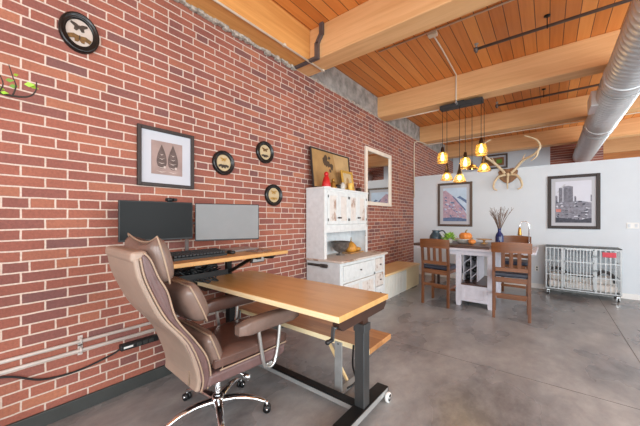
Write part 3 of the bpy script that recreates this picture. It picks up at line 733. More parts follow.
# back shell: side profile in (y,z), local coordinates
def strip(prof_f, prof_b, hw, name, m_side, parent, rnd_=.0):
    pass
back_pts = [tuple(v[:2]) for v in bez([(-.245, .34, 0), (-.24, .45, 0), (-.325, .69, 0), (-.465, .88, 0), (-.54, 1.03, 0), (-.59, 1.16, 0), (-.61, 1.275, 0)], 4)]       # rear face of the back
front_pts = [tuple(v[:2]) for v in bez([(-.555, 1.30, 0), (-.52, 1.255, 0), (-.48, 1.15, 0), (-.43, 1.05, 0), (-.38, .88, 0), (-.27, .72, 0), (-.185, .58, 0), (-.15, .44, 0), (-.165, .345, 0)], 4)]
hwb = .295
b = mb('tan_shell')
rear = [(y-.0, z) for y, z in back_pts]
inner = [(y+.035, z) for y, z in back_pts[::-1]]
b.prism(rear+inner, 'x', -hwb+.004, hwb-.004, .02)
for v in b.bm.verts: v.co.x *= 1-.11*max(0, (.60-v.co.z)/.26)**1.6-.05*max(0, (v.co.z-1.1)/.25)
b.build('back_shell', Ch)
b = mb('leather_dark'); b.prism([(y+.036, z+.006) for y, z in back_pts]+front_pts, 'x', -hwb, hwb, .018)
for v in b.bm.verts: v.co.x *= 1-.09*max(0, (.60-v.co.z)/.26)**1.6-.05*max(0, (v.co.z-1.1)/.25)
b.build('backrest', Ch)
for sx in (-1, 1):
    def nx(z): return sx*hwb*(1-.09*max(0, (.60-z)/.26)**1.6-.05*max(0, (z-1.1)/.25))*.995
    for L_ in ([(y+.036, z) for y, z in back_pts], front_pts): mb('piping').tube([(nx(z), y, z) for y, z in L_], .006, 6).build('piping', Ch)
mb('tan_shell').box(-hwb*.94, hwb*.94, -.62, -.53, 1.245, 1.31, .022, None, 3).build('back_cap', Ch)
b = mb('piping'); b.tube([(hwb-.13, -.247, .36), (hwb-.13, -.241, .47), (hwb-.13, -.262, .54)], .004, 5); b.build('rear_seam', Ch)
def pillow(name, c, hx, hy, hz, tilt, m_='leather_pad', ear=0.0, pinch=.0):
    nb = bmesh.new(); nu, nv = 18, 12; grid = {}
    for side in (1, -1):
        for i in range(nu+1):
            for k in range(nv+1):
                u, v = -1+2*i/nu, -1+2*k/nv
                edge = max(0, 1-abs(u)**3.2)*max(0, 1-abs(v)**3.2)
                t = edge**.42
                zz = v*hz*(1-pinch*math.cos(u*PI/2)*.5) + ear*(abs(u)**2.2)*(1 if v > 0 else 0)*max(v, 0)
                yy = side*hy*t + .012*math.sin(u*9)*math.cos(v*5)*edge*.25
                key = (i, k, side) if 0 < i < nu and 0 < k < nv else (i, k, 0)
                if key not in grid: grid[key] = nb.verts.new((u*hx*(1-.05*abs(v)**2), yy if key[2] else 0, zz))
        for i in range(nu):
            for k in range(nv):
                q = [grid.get((a, b_, side), grid.get((a, b_, 0))) for a, b_ in ((i, k), (i+1, k), (i+1, k+1), (i, k+1))]
                try: nb.faces.new(q)
                except ValueError: pass
    mt = Matrix.Translation(c) @ Matrix.Rotation(tilt, 4, 'X')
    loop = [(i, 0) for i in range(nu)]+[(nu, k) for k in range(nv)]+[(i, nv) for i in range(nu, 0, -1)]+[(0, k) for k in range(nv, 0, -1)]
    lp_ = [mt @ grid[(i, k, 0)].co for i, k in loop]
    q = mb(m_); q._merge(nb, mt, True); o = q.build(name, Ch)
    mb('piping').tube(lp_, .006, 6, True).build('pillow_piping', o)
    return o
pillow('headrest_pillow', (0, -.44, 1.225), .285, .085, .13, R(14), ear=.04, pinch=.12)
pillow('back_pillow', (0, -.225, .93), .28, .09, .14, R(25))
pillow('lumbar_pillow', (0, -.10, .565), .285, .075, .14, R(20))
# seat
seat_poly = [(-.09, .41), (-.05, .385), (.30, .37), (.46, .39), (.505, .43), (.50, .475), (.44, .505), (.30, .505), (.05, .485), (-.08, .475)]
b = mb('leather_dark').prism([(y, z) for y, z in [(-.18, .36), (.44, .345), (.51, .37), (.52, .44), (-.16, .44)]], 'x', -.295, .295, .02); b.build('seat_base', Ch)
def cushion(hx, y0, y1, z0, z1, m_, name):
    nb = bmesh.new(); bmesh.ops.create_cube(nb, size=2)
    bmesh.ops.subdivide_edges(nb, edges=nb.edges[:], cuts=9, use_grid_fill=True)
    for v in nb.verts:
        x, y, z = v.co
        e = (1-abs(x)**4)*(1-abs(y)**4)
        zz = z*(.35+.65*max(e, 0)**.4)
        if z > 0: zz += -.18*(1-x*x)*(1-y*y)+.1*abs(x)**2
        y2 = (y0+y1)/2+y*(y1-y0)/2
        v.co = Vector((x*hx*(1-.03*abs(y)**3), y2, (z0+z1)/2+zz*(z1-z0)/2))
    q = mb(m_); q._merge(nb, None, True); return q.build(name, Ch)
sc = cushion(.298, -.12, .53, .42, .56, 'leather', 'seat_cushion')
mb('piping').tube(bez([(-.297, -.09, .45), (-.3, .2, .45), (-.297, .44, .455), (-.27, .53, .455), (0, .535, .455), (.27, .53, .455), (.297, .44, .455), (.3, .2, .45), (.297, -.09, .45)], 5), .006, 6).build('seat_piping', sc)
for sx in (-1, 1): mb('piping').tube(bez([(sx*.24, -.05, .537), (sx*.242, .2, .53), (sx*.24, .45, .522)], 5), .004, 5).build('seam', sc)
# arms
for sx in (-1, 1):
    x = sx*.29
    # padded armrest
    nb = bmesh.new(); bmesh.ops.create_cube(nb, size=2); bmesh.ops.subdivide_edges(nb, edges=nb.edges[:], cuts=6, use_grid_fill=True)
    for v in nb.verts:
        p = v.co; q = p.normalized(); f_ = .5
        p = Vector((p.x*(1-f_)+q.x*1.15*f_, p.y, p.z*(1-f_)+q.z*1.15*f_)); yy = v.co.y
        tp = math.sqrt(max(0, 1-max(0, abs(yy)-.8)**2/.04*.55))
        v.co = Vector((x+p.x*.055*tp, .35+yy*.30, (.675 if sx > 0 else .715)+p.z*.055*tp+.01*(1-yy*yy)))
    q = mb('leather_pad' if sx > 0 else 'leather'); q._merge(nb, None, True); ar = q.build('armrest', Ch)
    loopx = x+sx*.02
    b = mb('satin_chrome').tube(bez([(loopx, .22, .685), (loopx, .24, .55), (loopx, .275, .37), (loopx, .305, .325), (loopx, .345, .318), (loopx, .385, .345), (loopx, .41, .42), (loopx, .43, .55), (loopx, .44, .685)], 6), .0145, 10)
    b.box(min(x*.6, loopx), max(x*.6, loopx), .29, .36, .33, .352, .004)
    b.build('arm_loop', Ch)
# underside plate, lever, gas lift, star base
mb('black_metal').box(-.1, .1, -.1, .2, .315, .362, .01).build('tilt_plate', Ch)
mb('chrome').tube(bez([(.08, .06, .335), (.2, .1, .33), (.26, .14, .31)], 5), .009, 8).cyl((.25, .135, .31), (.29, .16, .295), .018, 10).build('tilt_lever', Ch)
BX, BY = .09, .01
mb('chrome').cyl((BX, BY, .12), (BX, BY, .32), .026, 18).lathe([(.05, .085), (.055, .1), (.055, .135), (.035, .16), (.03, .16)], (BX, BY, 0), 20).build('gas_lift', Ch)
for a in (44, 116, 188, 260, 332):
    ca, sa = math.cos(R(a+3)), math.sin(R(a+3))
    pts = bez([(BX+q*ca, BY+q*sa, z) for q, z in ((.03, .12), (.15, .13), (.27, .115), (.36, .08))], 5)
    lg = mb('chrome').tube(pts, [.036-.017*i/(len(pts)-1) for i in range(len(pts))], 10, flat=.7).build('star_leg', Ch)
    cx, cy = BX+.37*ca, BY+.37*sa; px, py = -sa, ca
    b = mb('black_plastic')
    for s2 in (-1, 1):
        o1 = Vector((cx+px*.016*s2, cy+py*.016*s2, .029))
        b.cyl(o1-Vector((px, py, 0))*.009, o1+Vector((px, py, 0))*.009, .029, 16)
    w_ = b.build('caster', lg)
    mb('chrome').cyl((cx, cy, .03), (cx, cy, .085), .01, 10).cyl(Vector((cx, cy, .029))-Vector((px, py, 0))*.03, Vector((cx, cy, .029))+Vector((px, py, 0))*.03, .008, 8).build('caster_stem', lg)

# ------------------------------------------------------------------ hutch
Hu = empty('hutch', (0, 4.0, 0), 0, 'tall distressed white kitchen hutch with open shelf niche against the brick', 'hutch')
yl, yr = -.71, .55          # upper cabinet
HX = .36; HT = 1.95
b = mb('hutch_side').box(.02, HX-.02, yl, yl+.03, .905, HT-.03); b.box(.02, HX-.02, yr-.03, yr, .905, HT-.03); b.box(.02, .035, yl+.03, yr-.03, .905, HT-.03)
b.box(.035, HX-.02, yl+.03, yr-.03, 1.30, 1.325)
b.m('hutch'); b.box(.02, HX+.012, yl-.012, yr+.012, HT-.03, HT, .005)
b.box(HX-.02, HX, yl, yl+.06, .905, HT-.03, .002); b.box(HX-.02, HX, yr-.06, yr, .905, HT-.03, .002)
b.box(HX-.02, HX, yl+.06, yr-.06, 1.285, 1.40, .002); b.box(HX-.02, HX, yl+.06, yr-.06, HT-.06, HT-.03, .001)
b.build('upper_cabinet', Hu)
n_ = 4; span = (yr-.06)-(yl+.06); dw = span/n_
for i in range(n_):
    y0 = yl+.06+dw*i+.003; y1 = y0+dw-.006; z0, z1 = 1.403, HT-.063
    b = mb('hutch').box(HX-.014, HX+.004, y0, y1, z0, z1); fr = .055
    b.box(HX+.004, HX+.014, y0, y0+fr, z0, z1, .002); b.box(HX+.004, HX+.014, y1-fr, y1, z0, z1, .002)
    b.box(HX+.004, HX+.014, y0+fr, y1-fr, z1-fr, z1, .002); b.box(HX+.004, HX+.014, y0+fr, y1-fr, z0, z0+fr, .002)
    b.m('hutch_worn').box(HX+.004, HX+.0055, y0+fr, y1-fr, z0+fr, z1-fr)
    dr = b.build('door', Hu)
    yk = y1-.02 if i % 2 == 0 else y0+.02
    mb('iron').cyl((HX+.014, yk, z0+.1), (HX+.03, yk, z0+.1), .006, 8).ball((HX+.036, yk, z0+.1), .014).build('knob', dr)
    yh = y0+.012 if i % 2 == 0 else y1-.012
    for zz in (z0+.07, z1-.07): mb('iron').box(HX+.014, HX+.018, yh-.01, yh+.01, zz-.02, zz+.02).build('hinge', dr)
# counter and lower cabinet
cl_, cr_ = -.73, .72
mb('hutch_top').box(.02, .67, cl_, cr_, .875, .905, .005).build('counter', Hu)
lx = .62; l0, l1 = -.70, .69
b = mb('hutch_side').box(.02, lx, l0, l0+.03, .06, .875); b.box(.02, lx, l1-.03, l1, .06, .875); b.box(.02, .04, l0+.03, l1-.03, .06, .875); b.box(.04, lx-.02, l0+.03, l1-.03, .06, .09)
b.m('hutch').box(lx-.02, lx, l0+.03, l0+.075, .0, .875); b.box(lx-.02, lx, l1-.07, l1-.03, 0, .875)
for z0, z1 in ((.825, .875), (.575, .61), (.06, .12)): b.box(lx-.02, lx, l0+.075, l1-.07, z0, z1)
b.box(lx-.02, lx, .30, .34, .12, .825)
for yy in (l0+.03, l1-.03): b.box(.03, .08, yy-.03, yy+.03, 0, .06)
for yy in (l0+.035, l1-.035): b.box(lx-.06, lx, yy-.035, yy+.035, 0, .06)
b.build('lower_cabinet', Hu)
def front(name, y0, y1, z0, z1, mt, pull, panel=True):
    b = mb(mt).box(lx-.018, lx+.012, y0, y1, z0, z1, .003)
    if panel:
        f_ = .045
        b.m('hutch').box(lx+.012, lx+.022, y0, y0+f_, z0, z1, .002); b.box(lx+.012, lx+.022, y1-f_, y1, z0, z1, .002)
        b.box(lx+.012, lx+.022, y0+f_, y1-f_, z1-f_, z1, .002); b.box(lx+.012, lx+.022, y0+f_, y1-f_, z0, z0+f_, .002)
    o = b.build(name, Hu)
    (yy, zz) = pull; xx = lx+(.022 if panel else .012)
    mb('iron').cyl((xx, yy, zz), (xx+.016, yy, zz), .006, 8).ball((xx+.02, yy, zz), .013).build('knob', o)
front('drawer', l0+.08, .295, .615, .82, 'hutch', (-.17, .72), False)
front('drawer', .345, l1-.075, .615, .82, 'hutch_worn', (.48, .72), False)
front('door', l0+.08, -.168, .125, .57, 'hutch_worn', (-.19, .4))
front('door', -.163, .295, .125, .57, 'hutch_worn', (-.14, .4))
front('drawer', .345, l1-.075, .36, .57, 'hutch_worn', (.48, .465), False)
front('drawer', .345, l1-.075, .125, .35, 'hutch', (.48, .24), False)
b = mb('iron').box(.05, .42, l0-.022, l0-.0005, .80, .835, .003).box(.30, .42, l0-.03, l0-.02, .79, .845, .003)
for xx in (.08, .2, .36): b.cyl((xx, l0-.026, .818), (xx, l0-.03, .818), .01, 8)
b.build('strap_bracket', Hu)
# in the niche
bw = empty('footed_bowl', (.24, 3.87, .905), 0, 'mottled dark metal footed bowl in the hutch niche', 'bowl')
mb('dark_bowl').lathe([(.0, 0), (.075, 0), (.07, .012), (.03, .025), (.03, .045), (.09, .07), (.135, .13), (.15, .2), (.158, .205), (.158, .215), (.143, .213), (.12, .13), (0, .075)], (0, 0, 0), 28).build('bowl', bw)
mb('iron').tube([(.155*math.cos(2*PI*k/28), .155*math.sin(2*PI*k/28), .213) for k in range(28)], .007, 6, True).build('rim', bw)
bd = tag(mb('olive_wood').box(.09, .33, 4.06, 4.48, .9055, .925, .008).build('serving_board'), 'wooden serving board under the gourd and loaf in the hutch niche', 'board')
gd = empty('dried_gourd', (.22, 4.22, .925), 0, 'golden domed gourd with a pointed stem on the board in the niche', 'gourd')
mb('bread').lathe([(.0, 0), (.085, .004), (.105, .035), (.105, .07), (.09, .11), (.065, .14), (.032, .17), (.0, .18)], (0, 0, 0), 22).build('gourd_body', gd)
mb('stem').tube([(0, 0, .18), (.004, 0, .21), (.0, .006, .245)], [.014, .009, .006], 8).build('stem', gd)
lf = tag(mb('bread').ball((.22, 4.40, .961), .08, .075, .036, e=.85).build('bread_loaf'), 'small golden loaf on the right of the serving board in the niche', 'bread')
# on top
def art_tree(o, hw, hh, bx, face):
    b = mb('paint_tan'); bx(b, -hw, hw, -hh, hh, .006, .012)
    r2 = random.Random(11)
    b.m('paint_cream'); flat(b, face, [(hw*.35, -hh), (hw, -hh), (hw, hh), (hw*.1, hh)], .012, .0128)
    for k in range(16):
        a = r2.uniform(0, 2*PI); rr = r2.uniform(0, .15); cx, cz = -.1+rr*math.cos(a)*1.1, .10+rr*math.sin(a)*.8; s = r2.uniform(.02, .06)
        b.m('paint_dark'); flat(b, face, [(cx+s*math.cos(2*PI*q/7)*r2.uniform(.6, 1.1), cz+s*math.sin(2*PI*q/7)*r2.uniform(.6, 1.1)) for q in range(7)], .0128, .0136+k*.00005)
    b.m('paint_brown'); flat(b, face, [(-.13, -hh), (-.02, -hh), (-.07, .08), (-.1, .08)], .0125, .0134)
    b.build('canvas', o)
M['paint_tan'] = mat('painting_ochre', (160, 124, 78), .6, 0, .18, 4); M['paint_cream'] = mat('painting_buff', (178, 146, 102), .6, 0, .15, 5)
M['paint_dark'] = mat('painting_umber', (70, 54, 40), .6, 0, .3, 14); M['paint_brown'] = mat('painting_sienna', (164, 120, 76), .6, 0, .2, 8)
pf = rect_frame('framed_painting', 'large tan painting in a thin dark frame leaning on the brick atop the hutch', 'painting', 'x', (.075, 3.862, HT+.317), 1.07, .63, .022, .028, 'frame_dark', 0, art_tree)
pf.rotation_euler = (0, R(-6), 0)
def art_gold(o, hw, hh, bx, face):
    b = mb('cream_card'); bx(b, -hw, hw, -hh, hh, .006, .012); b.m('paint_tan'); flat(b, face, [(-.05, -hh), (.05, -hh), (.035, .03), (0, .06), (-.035, .03)], .012, .014); b.build('picture', o)
gf = rect_frame('gold_framed_photo', 'small gold picture frame leaning in front of the painting on the hutch', 'picture', 'x', (.22, 4.10, HT+.168), .34, .33, .04, .025, 'gold', .0, art_gold)
gf.rotation_euler = (0, R(-9), 0)
rf = empty('red_figurine', (.26, 3.47, HT), 0, 'red glazed figurine at the left of the hutch top', 'figurine')
mb('red').lathe([(0, 0), (.065, 0), (.07, .04), (.055, .11), (.04, .16), (.026, .18), (.0, .185)], (0, 0, 0), 16).build('robe', rf)
mb('red').ball((0, 0, .205), .036, .036, .04).build('head', rf); mb('white_plastic').lathe([(.068, .0), (.072, .014), (.068, .02)], (0, 0, 0), 16).build('hem', rf)
gg = empty('gold_figurine', (.25, 3.66, HT), 0, 'small dull gold seated figurine on the hutch beside the red one', 'figurine')
mb('brass').lathe([(0, 0), (.06, 0), (.062, .02), (.04, .05), (.045, .08), (.028, .11), (0, .115)], (0, 0, 0), 14).build('body', gg); mb('brass').ball((0, 0, .135), .028).build('head', gg)
db = empty('black_tin', (.24, 3.775, HT), 0, 'small black tin box on the hutch between figurine and gold frame', 'tin')
mb('black_plastic').box(-.04, .04, -.045, .045, 0, .06, .006).build('box_body', db); mb('black_plastic').box(-.042, .042, -.047, .047, .06, .075, .005).build('lid', db)
wj = empty('glass_jar', (.28, 3.875, HT), 0, 'small pale jar on the hutch at the left foot of the gold frame', 'jar')
mb('stone').lathe([(0, 0), (.04, 0), (.045, .03), (.045, .08), (.03, .1), (0, .1)], (0, 0, 0), 14).build('jar_body', wj); mb('alu').cyl((0, 0, .1), (0, 0, .115), .032).build('lid', wj)
cd = empty('pillar_candle', (.31, 4.06, HT), 0, 'yellow pillar candle on the hutch in front of the gold frame', 'candle')
mb('candle').lathe([(0, 0), (.038, 0), (.038, .12), (.03, .122), (0, .115)], (0, 0, 0), 16).build('wax', cd); mb('black_plastic').cyl((0, 0, .115), (0, 0, .135), .003, 6).build('wick', cd)
dp = empty('dried_arrangement', (.25, 4.42, HT), 0, 'dark red dried leaf arrangement in a pot at the right of the hutch top', 'dried plant')
mb('bronze').lathe([(0, 0), (.035, 0), (.05, .04), (.04, .07), (0, .07)], (0, 0, 0), 14).build('pot', dp)
b = mb('red_leaf') if 'red_leaf' in M else None
M['red_leaf'] = mat('dried_red_leaf', (134, 62, 44), .7, 0, .3, 16)
b = mb('red_leaf')
for k in range(16):
    a = rnd.uniform(0, 2*PI); e = rnd.uniform(.2, 1.2); ln = rnd.uniform(.07, .12); dv = Vector((math.cos(a)*math.cos(e)*.8, math.sin(a)*math.cos(e), math.sin(e)))
    p = Vector((0, 0, .06)); sd = dv.cross(Vector((0, 0, 1))).normalized()*.02
    b.tube([p, p+dv*ln*.6], .003, 5); b.prism([(0, 0), (.5, .22), (1, 0), (.5, -.22)], 'z', -.002, .002, mtx=Matrix.Translation(p+dv*ln*.5) @ dv.to_track_quat('X', 'Z').to_matrix().to_4x4() @ Matrix.Diagonal((ln*.7, ln*.5, 1, 1)))
b.build('leaves', dp)

# low storage bench beyond the hutch
LB = empty('storage_bench', (0, 5.57, 0), 0, 'low storage bench with pine lid and white beadboard front along the brick', 'bench')
mb('beadboard').box(.03, .55, -.75, .28, 0, .435, .004).build('body', LB)
b = mb('beadboard')
for k in range(14): b.box(.549, .556, -.745+k*.074, -.681+k*.074, .05, .41, .003)
b.build('beadboard_front', LB)
mb('cream_paint').box(.03, .56, .285, 1.0, 0, .435, .004).build('end_cupboard', LB)
mb('chest_wood').box(.03, .58, -.76, 1.01, .435, .475, .005).build('lid', LB)
lt = empty('garden_sprig', (.16, 5.45, .475), 0, 'small sprig of greenery lying at the back of the storage bench', 'greenery')
b = mb('leaf')
for k in range(9):
    a = rnd.uniform(0, 2*PI); b.prism([(0, 0), (.5, .2), (1, 0), (.5, -.2)], 'z', -.002, .002, mtx=Matrix.Translation((0, rnd.uniform(-.08, .08), .02)) @ Matrix.Rotation(a, 4, 'Z') @ Matrix.Rotation(R(-15), 4, 'Y') @ Matrix.Diagonal((.09, .09, 1, 1)))
b.build('leaves', lt); mb('branch').tube([(0, -.12, .006), (.01, 0, .01), (0, .12, .006)], .005, 6).build('stem', lt)

# ------------------------------------------------------------------ dining group
Dt = empty('counter_table', (1.87, 5.42, 0), 0, 'counter height dining table with white distressed base and dark wood top', 'table')
mb('table_dark').box(-1.0, .245, -.02, 1.05, .985, 1.03, .006).build('table_top', Dt)
mb('table_white').box(-.95, .86, -.06, 1.08, .945, .984, .004).build('table_frame', Dt)
mb('table_white').box(-.35, .40, -.02, 1.0, .87, .945, .003).build('apron', Dt)
for x in (-.22, .26):
    for y in (.03, .93): mb('table_white').prism([(x-.032, 0), (x+.032, 0), (x+.042, .06), (x+.042, .87), (x-.042, .87), (x-.042, .06)], 'y', y-.04, y+.04, .003).build('leg', Dt)
for y in (.0, .96):
    b = mb('table_white').box(-.178, .218, y-.008, y+.012, .09, .36); f_ = .05
    b.box(-.178, -.178+f_, y-.02, y-.008, .09, .36, .002); b.box(.218-f_, .218, y-.02, y-.008, .09, .36, .002); b.box(-.178+f_, .218-f_, y-.02, y-.008, .36-f_, .36, .002); b.box(-.178+f_, .218-f_, y-.02, y-.008, .09, .09+f_, .002)
    b.build('end_panel', Dt)
for x in (-.23, .26): mb('table_white').box(x-.01+.0, x+.0, .07, .89, .09, .36).build('side_panel', Dt)
mb('table_dark').box(-.21, .25, .0, .95, .36, .385).build('shelf', Dt)
# wine rack inside the base
b = mb('table_white').box(-.20, -.185, .25, .9, .386, .869); b.box(.02, .035, .25, .9, .386, .869); b.box(-.08, -.07, .25, .9, .386, .869)
b.bar((-.065, .25, .45), (.015, .25, .53), .02, .012); b.bar((-.065, .25, .60), (.015, .25, .68), .02, .012); b.bar((-.18, .25, .52), (-.085, .25, .60), .02, .012); b.bar((-.18, .25, .70), (-.085, .25, .78), .02, .012)
b.build('wine_rack', Dt)
wine_n = 0
for (x, z, where) in ((-.13, .44, 'lowest on the left'), (-.13, .665, 'upper on the left'), (-.024, .575, 'middle on the right'), (-.024, .77, 'topmost on the right')):
    w_ = empty('wine_bottle', (1.87+x, 5.72, z), 0, 'dark bottle lying in the table rack, '+where, 'bottle', 'bottles in the table rack')
    mb('black_plastic').lathe([(0, 0), (.037, 0), (.037, .2), (.015, .25), (.014, .3), (0, .3)], (0, 0, 0), 14, 'y').build('bottle', w_)

def dining_chair(loc, rz, label, name='dining_chair'):
    o = empty(name, loc, rz, label, 'chair', 'honey wood counter chairs at the dining table')
    W, Dp = .22, .42     # origin under the middle of the back legs; faces +y
    for sx in (-1, 1):
        x = sx*W
        mb('chair_wood').prism([(-.03, 0), (.005, 0), (.022, .4), (.022, .68), (-.018, 1.08), (-.055, 1.08), (-.02, .68), (-.022, .4)], 'x', x-.02, x+.02, .003).build('back_leg', o)
        mb('chair_wood').box(x*1.03-.02, x*1.03+.02, Dp-.02, Dp+.02, 0, .615, .003).build('front_leg', o)
        mb('chair_wood').box(x-.011, x+.011, .015, Dp-.02, .30, .335, .002).build('stretcher', o)
        mb('chair_wood').box(x-.012, x+.012, .02, Dp-.02, .565, .62, .002).build('seat_rail', o)
    for z in (.33, ): mb('chair_wood_x').box(-W+.02, W-.02, -.016, .008, z, z+.045, .002).build('stretcher', o)
    mb('chair_wood_x').box(-W+.02, W-.02, Dp-.012, Dp+.012, .2, .245, .002).build('stretcher', o)
    mb('chair_wood_x').box(-W+.02, W-.02, -.014, .012, .54, .615, .002).build('seat_rail', o)
    mb('chair_wood_x').box(-W+.02, W-.02, Dp-.012, Dp+.012, .56, .615, .002).build('seat_rail', o)
    # back: bottom rail, slats, curved crest
    mb('chair_wood_x').box(-W+.02, W-.02, -.034, -.010, .71, .765, .003).build('back_rail', o)
    for k in range(3):
        x = -.1+.1*k
        mb('chair_wood').bar((x, -.024, .76), (x, -.046, 1.0), .05, .012, .002).build('slat', o)
    nb = bmesh.new(); rows = []
    for i in range(13):
        u = -1+i/6; yy = -.035-.035*(1-u*u); rows.append([nb.verts.new((u*(W+.03), yy+a, z+ (.012*(1-u*u) if z > 1.05 else 0))) for a, z in ((-.014, .99), (.012, .99), (.006, 1.135), (-.020, 1.135))])
    for A, B in zip(rows, rows[1:]):
        for k in range(4): nb.faces.new((A[k], A[(k+1) % 4], B[(k+1) % 4], B[k]))
    nb.faces.new(rows[0]); nb.faces.new(rows[-1])
    q = mb('chair_wood_x'); q._merge(nb); q.build('crest_rail', o)
    mb('navy').box(-W-.015, W+.015, -.005, Dp+.035, .62, .685, .022, None, 3).build('seat', o)
    return o
c1 = dining_chair((1.345, 5.14, 0), R(-7), 'honey wood counter chair at the left of the dining table, seen from behind')
def chair_copy(loc, rz, label):
    c = dup(c1); c.location = loc; c.rotation_euler = (0, 0, rz); c['label'] = label; return c
chair_copy((2.44, 5.10, 0), R(5), 'honey wood counter chair at the right of the dining table, seen from behind')
chair_copy((2.36, 6.95, 0), R(178), 'honey wood counter chair on the far side of the dining table, facing the room')
ot = empty('navy_ottoman', (1.25, 6.72, 0), 0, 'low navy upholstered bench beyond the dining table, behind the left chair', 'bench')
mb('navy').box(-.4, .4, -.22, .22, .36, .46, .03, None, 3).build('cushion', ot)
for sx in (-1, 1):
    for sy in (-1, 1): mb('table_dark').box(sx*.35-.025, sx*.35+.025, sy*.17-.025, sy*.17+.025, 0, .36).build('leg', ot)

TT = 1.031
bo = empty('stone_bowl', (1.63, 5.90, TT), 0, 'pale stoneware bowl holding the squash on the dining table', 'bowl')
mb('stone').lathe([(0, 0), (.08, 0), (.11, .02), (.165, .075), (.17, .085), (.16, .085), (.1, .03), (0, .022)], (0, 0, 0), 26).build('bowl', bo)
def squash(loc, r, label):
    o = empty('orange_squash', loc, 0, label, 'squash', 'orange squashes on the dining table')
    nb = bmesh.new(); bmesh.ops.create_uvsphere(nb, u_segments=32, v_segments=14, radius=1)
    for v in nb.verts:
        a = math.atan2(v.co.y, v.co.x); rr = 1+.07*math.cos(a*8); dip = 1-.25*max(0, v.co.z)**6
        v.co = Vector((v.co.x*rr*r, v.co.y*rr*r, (v.co.z*.78*dip+.78)*r))
    q = mb('orange'); q._merge(nb, None, True); q.build('squash_body', o)
    mb('stem').tube([(0, 0, 1.32*r), (.1*r, 0, 1.75*r), (.3*r, 0, 1.9*r)], [.16*r, .11*r, .1*r], 8).build('stem', o)
    return o
squash((1.66, 5.92, TT+.05), .105, 'larger orange squash sitting in the stoneware bowl')
squash((1.80, 5.74, TT), .062, 'smaller orange squash lying beside the stoneware bowl')
gp = empty('leafy_plant', (1.41, 5.80, TT), 0, 'bright green leafy plant in a small pot on the dining table', 'potted plant')
mb('stone').lathe([(0, 0), (.045, 0), (.06, .07), (.062, .075), (.05, .075), (0, .06)], (0, 0, 0), 18).build('pot', gp)
b = mb('leaf_bright')
for k in range(70):
    a = rnd.uniform(0, 2*PI); e = rnd.uniform(.1, 1.4); ln = rnd.uniform(.06, .14); dv = Vector((math.cos(a)*math.cos(e), math.sin(a)*math.cos(e), math.sin(e)*.9))
    b.m(rnd.choice(['leaf_bright', 'leaf'])); b.prism([(0, 0), (.4, .26), (1, 0), (.4, -.26)], 'z', -.003, .003, mtx=Matrix.Translation(Vector((0, 0, .06))+dv*ln*.7) @ dv.to_track_quat('X', 'Z').to_matrix().to_4x4() @ Matrix.Rotation(rnd.uniform(-.8, .8), 4, 'Y') @ Matrix.Diagonal((.075, .075, 1, 1)))
b.build('leaves', gp)
pi_ = empty('teal_pitcher', (1.12, 5.93, TT), R(0), 'dark teal pitcher with a looped handle at the left of the dining table', 'pitcher')
mb('teal').lathe([(0, 0), (.09, 0), (.12, .05), (.115, .11), (.075, .17), (.06, .2), (.075, .225), (.062, .225), (.05, .2), (0, .15)], (0, 0, 0), 22).build('pitcher_body', pi_)
mb('teal').tube(bez([(.06, 0, .205), (.14, 0, .22), (.185, 0, .15), (.16, 0, .08), (.112, 0, .06)], 6), .013, 8).build('handle', pi_)
cs = empty('cake_stand', (1.955, 5.98, TT), 0, 'low turned wood stand right of the squash on the dining table', 'stand')
mb('olive_wood').lathe([(0, 0), (.06, 0), (.055, .01), (.02, .025), (.02, .06), (.04, .075), (0, .075)], (0, 0, 0), 20).build('foot', cs); mb('olive_wood').lathe([(0, .075), (.12, .078), (.13, .09), (0, .09)], (0, 0, 0), 24).build('plate', cs)
TW = .9845
va = empty('cobalt_vase', (2.20, 5.92, TW), 0, 'cobalt blue bottle vase of dried twigs on the dining table', 'vase')
mb('cobalt').lathe([(0, 0), (.058, 0), (.064, .03), (.064, .19), (.05, .24), (.026, .275), (.026, .33), (.034, .345), (.022, .345), (.02, .28), (0, .26)], (0, 0, 0), 20).build('vase_body', va)
b = mb('twig')
for k in range(30):
    a = rnd.uniform(0, 2*PI); sp_ = rnd.uniform(.03, .25); hh = rnd.uniform(.2, .36)
    p0 = Vector((math.cos(a)*.01, math.sin(a)*.01, .30)); p2 = Vector((math.cos(a)*sp_, math.sin(a)*sp_, .36+hh)); p1 = p0.lerp(p2, .5)+Vector((0, 0, .04))
    b.tube(bez([p0, p1, p2], 4), [.0036]*5+[.0026]*4, 5)
    for q in range(2):
        s_ = p1.lerp(p2, rnd.uniform(.1, .7)); b.tube([s_, s_+Vector((rnd.uniform(-.04, .04), rnd.uniform(-.04, .04), rnd.uniform(.03, .08)))], .002, 4)
b.build('twigs', va)
la = empty('hook_lamp', (2.62, 5.96, TW), 0, 'chrome gooseneck lamp with a small amber shade behind the right dining chair', 'lamp')
mb('chrome').lathe([(0, 0), (.07, 0), (.07, .012), (.015, .02), (0, .02)], (0, 0, 0), 20).build('base', la)
arc = [(0, 0, .015), (0, 0, .38)]+[(-.065+.065*math.cos(t), 0, .38+.075*math.sin(t)) for t in lerp(.15, PI, 10)]+[(-.13, 0, .34)]
mb('chrome').tube(arc, .010, 10).build('neck', la)
mb('brass').lathe([(.016, .35), (.022, .33), (.03, .24), (.034, .22), (.03, .22), (0, .32)], (-.13, 0, 0), 16).build('shade', la)

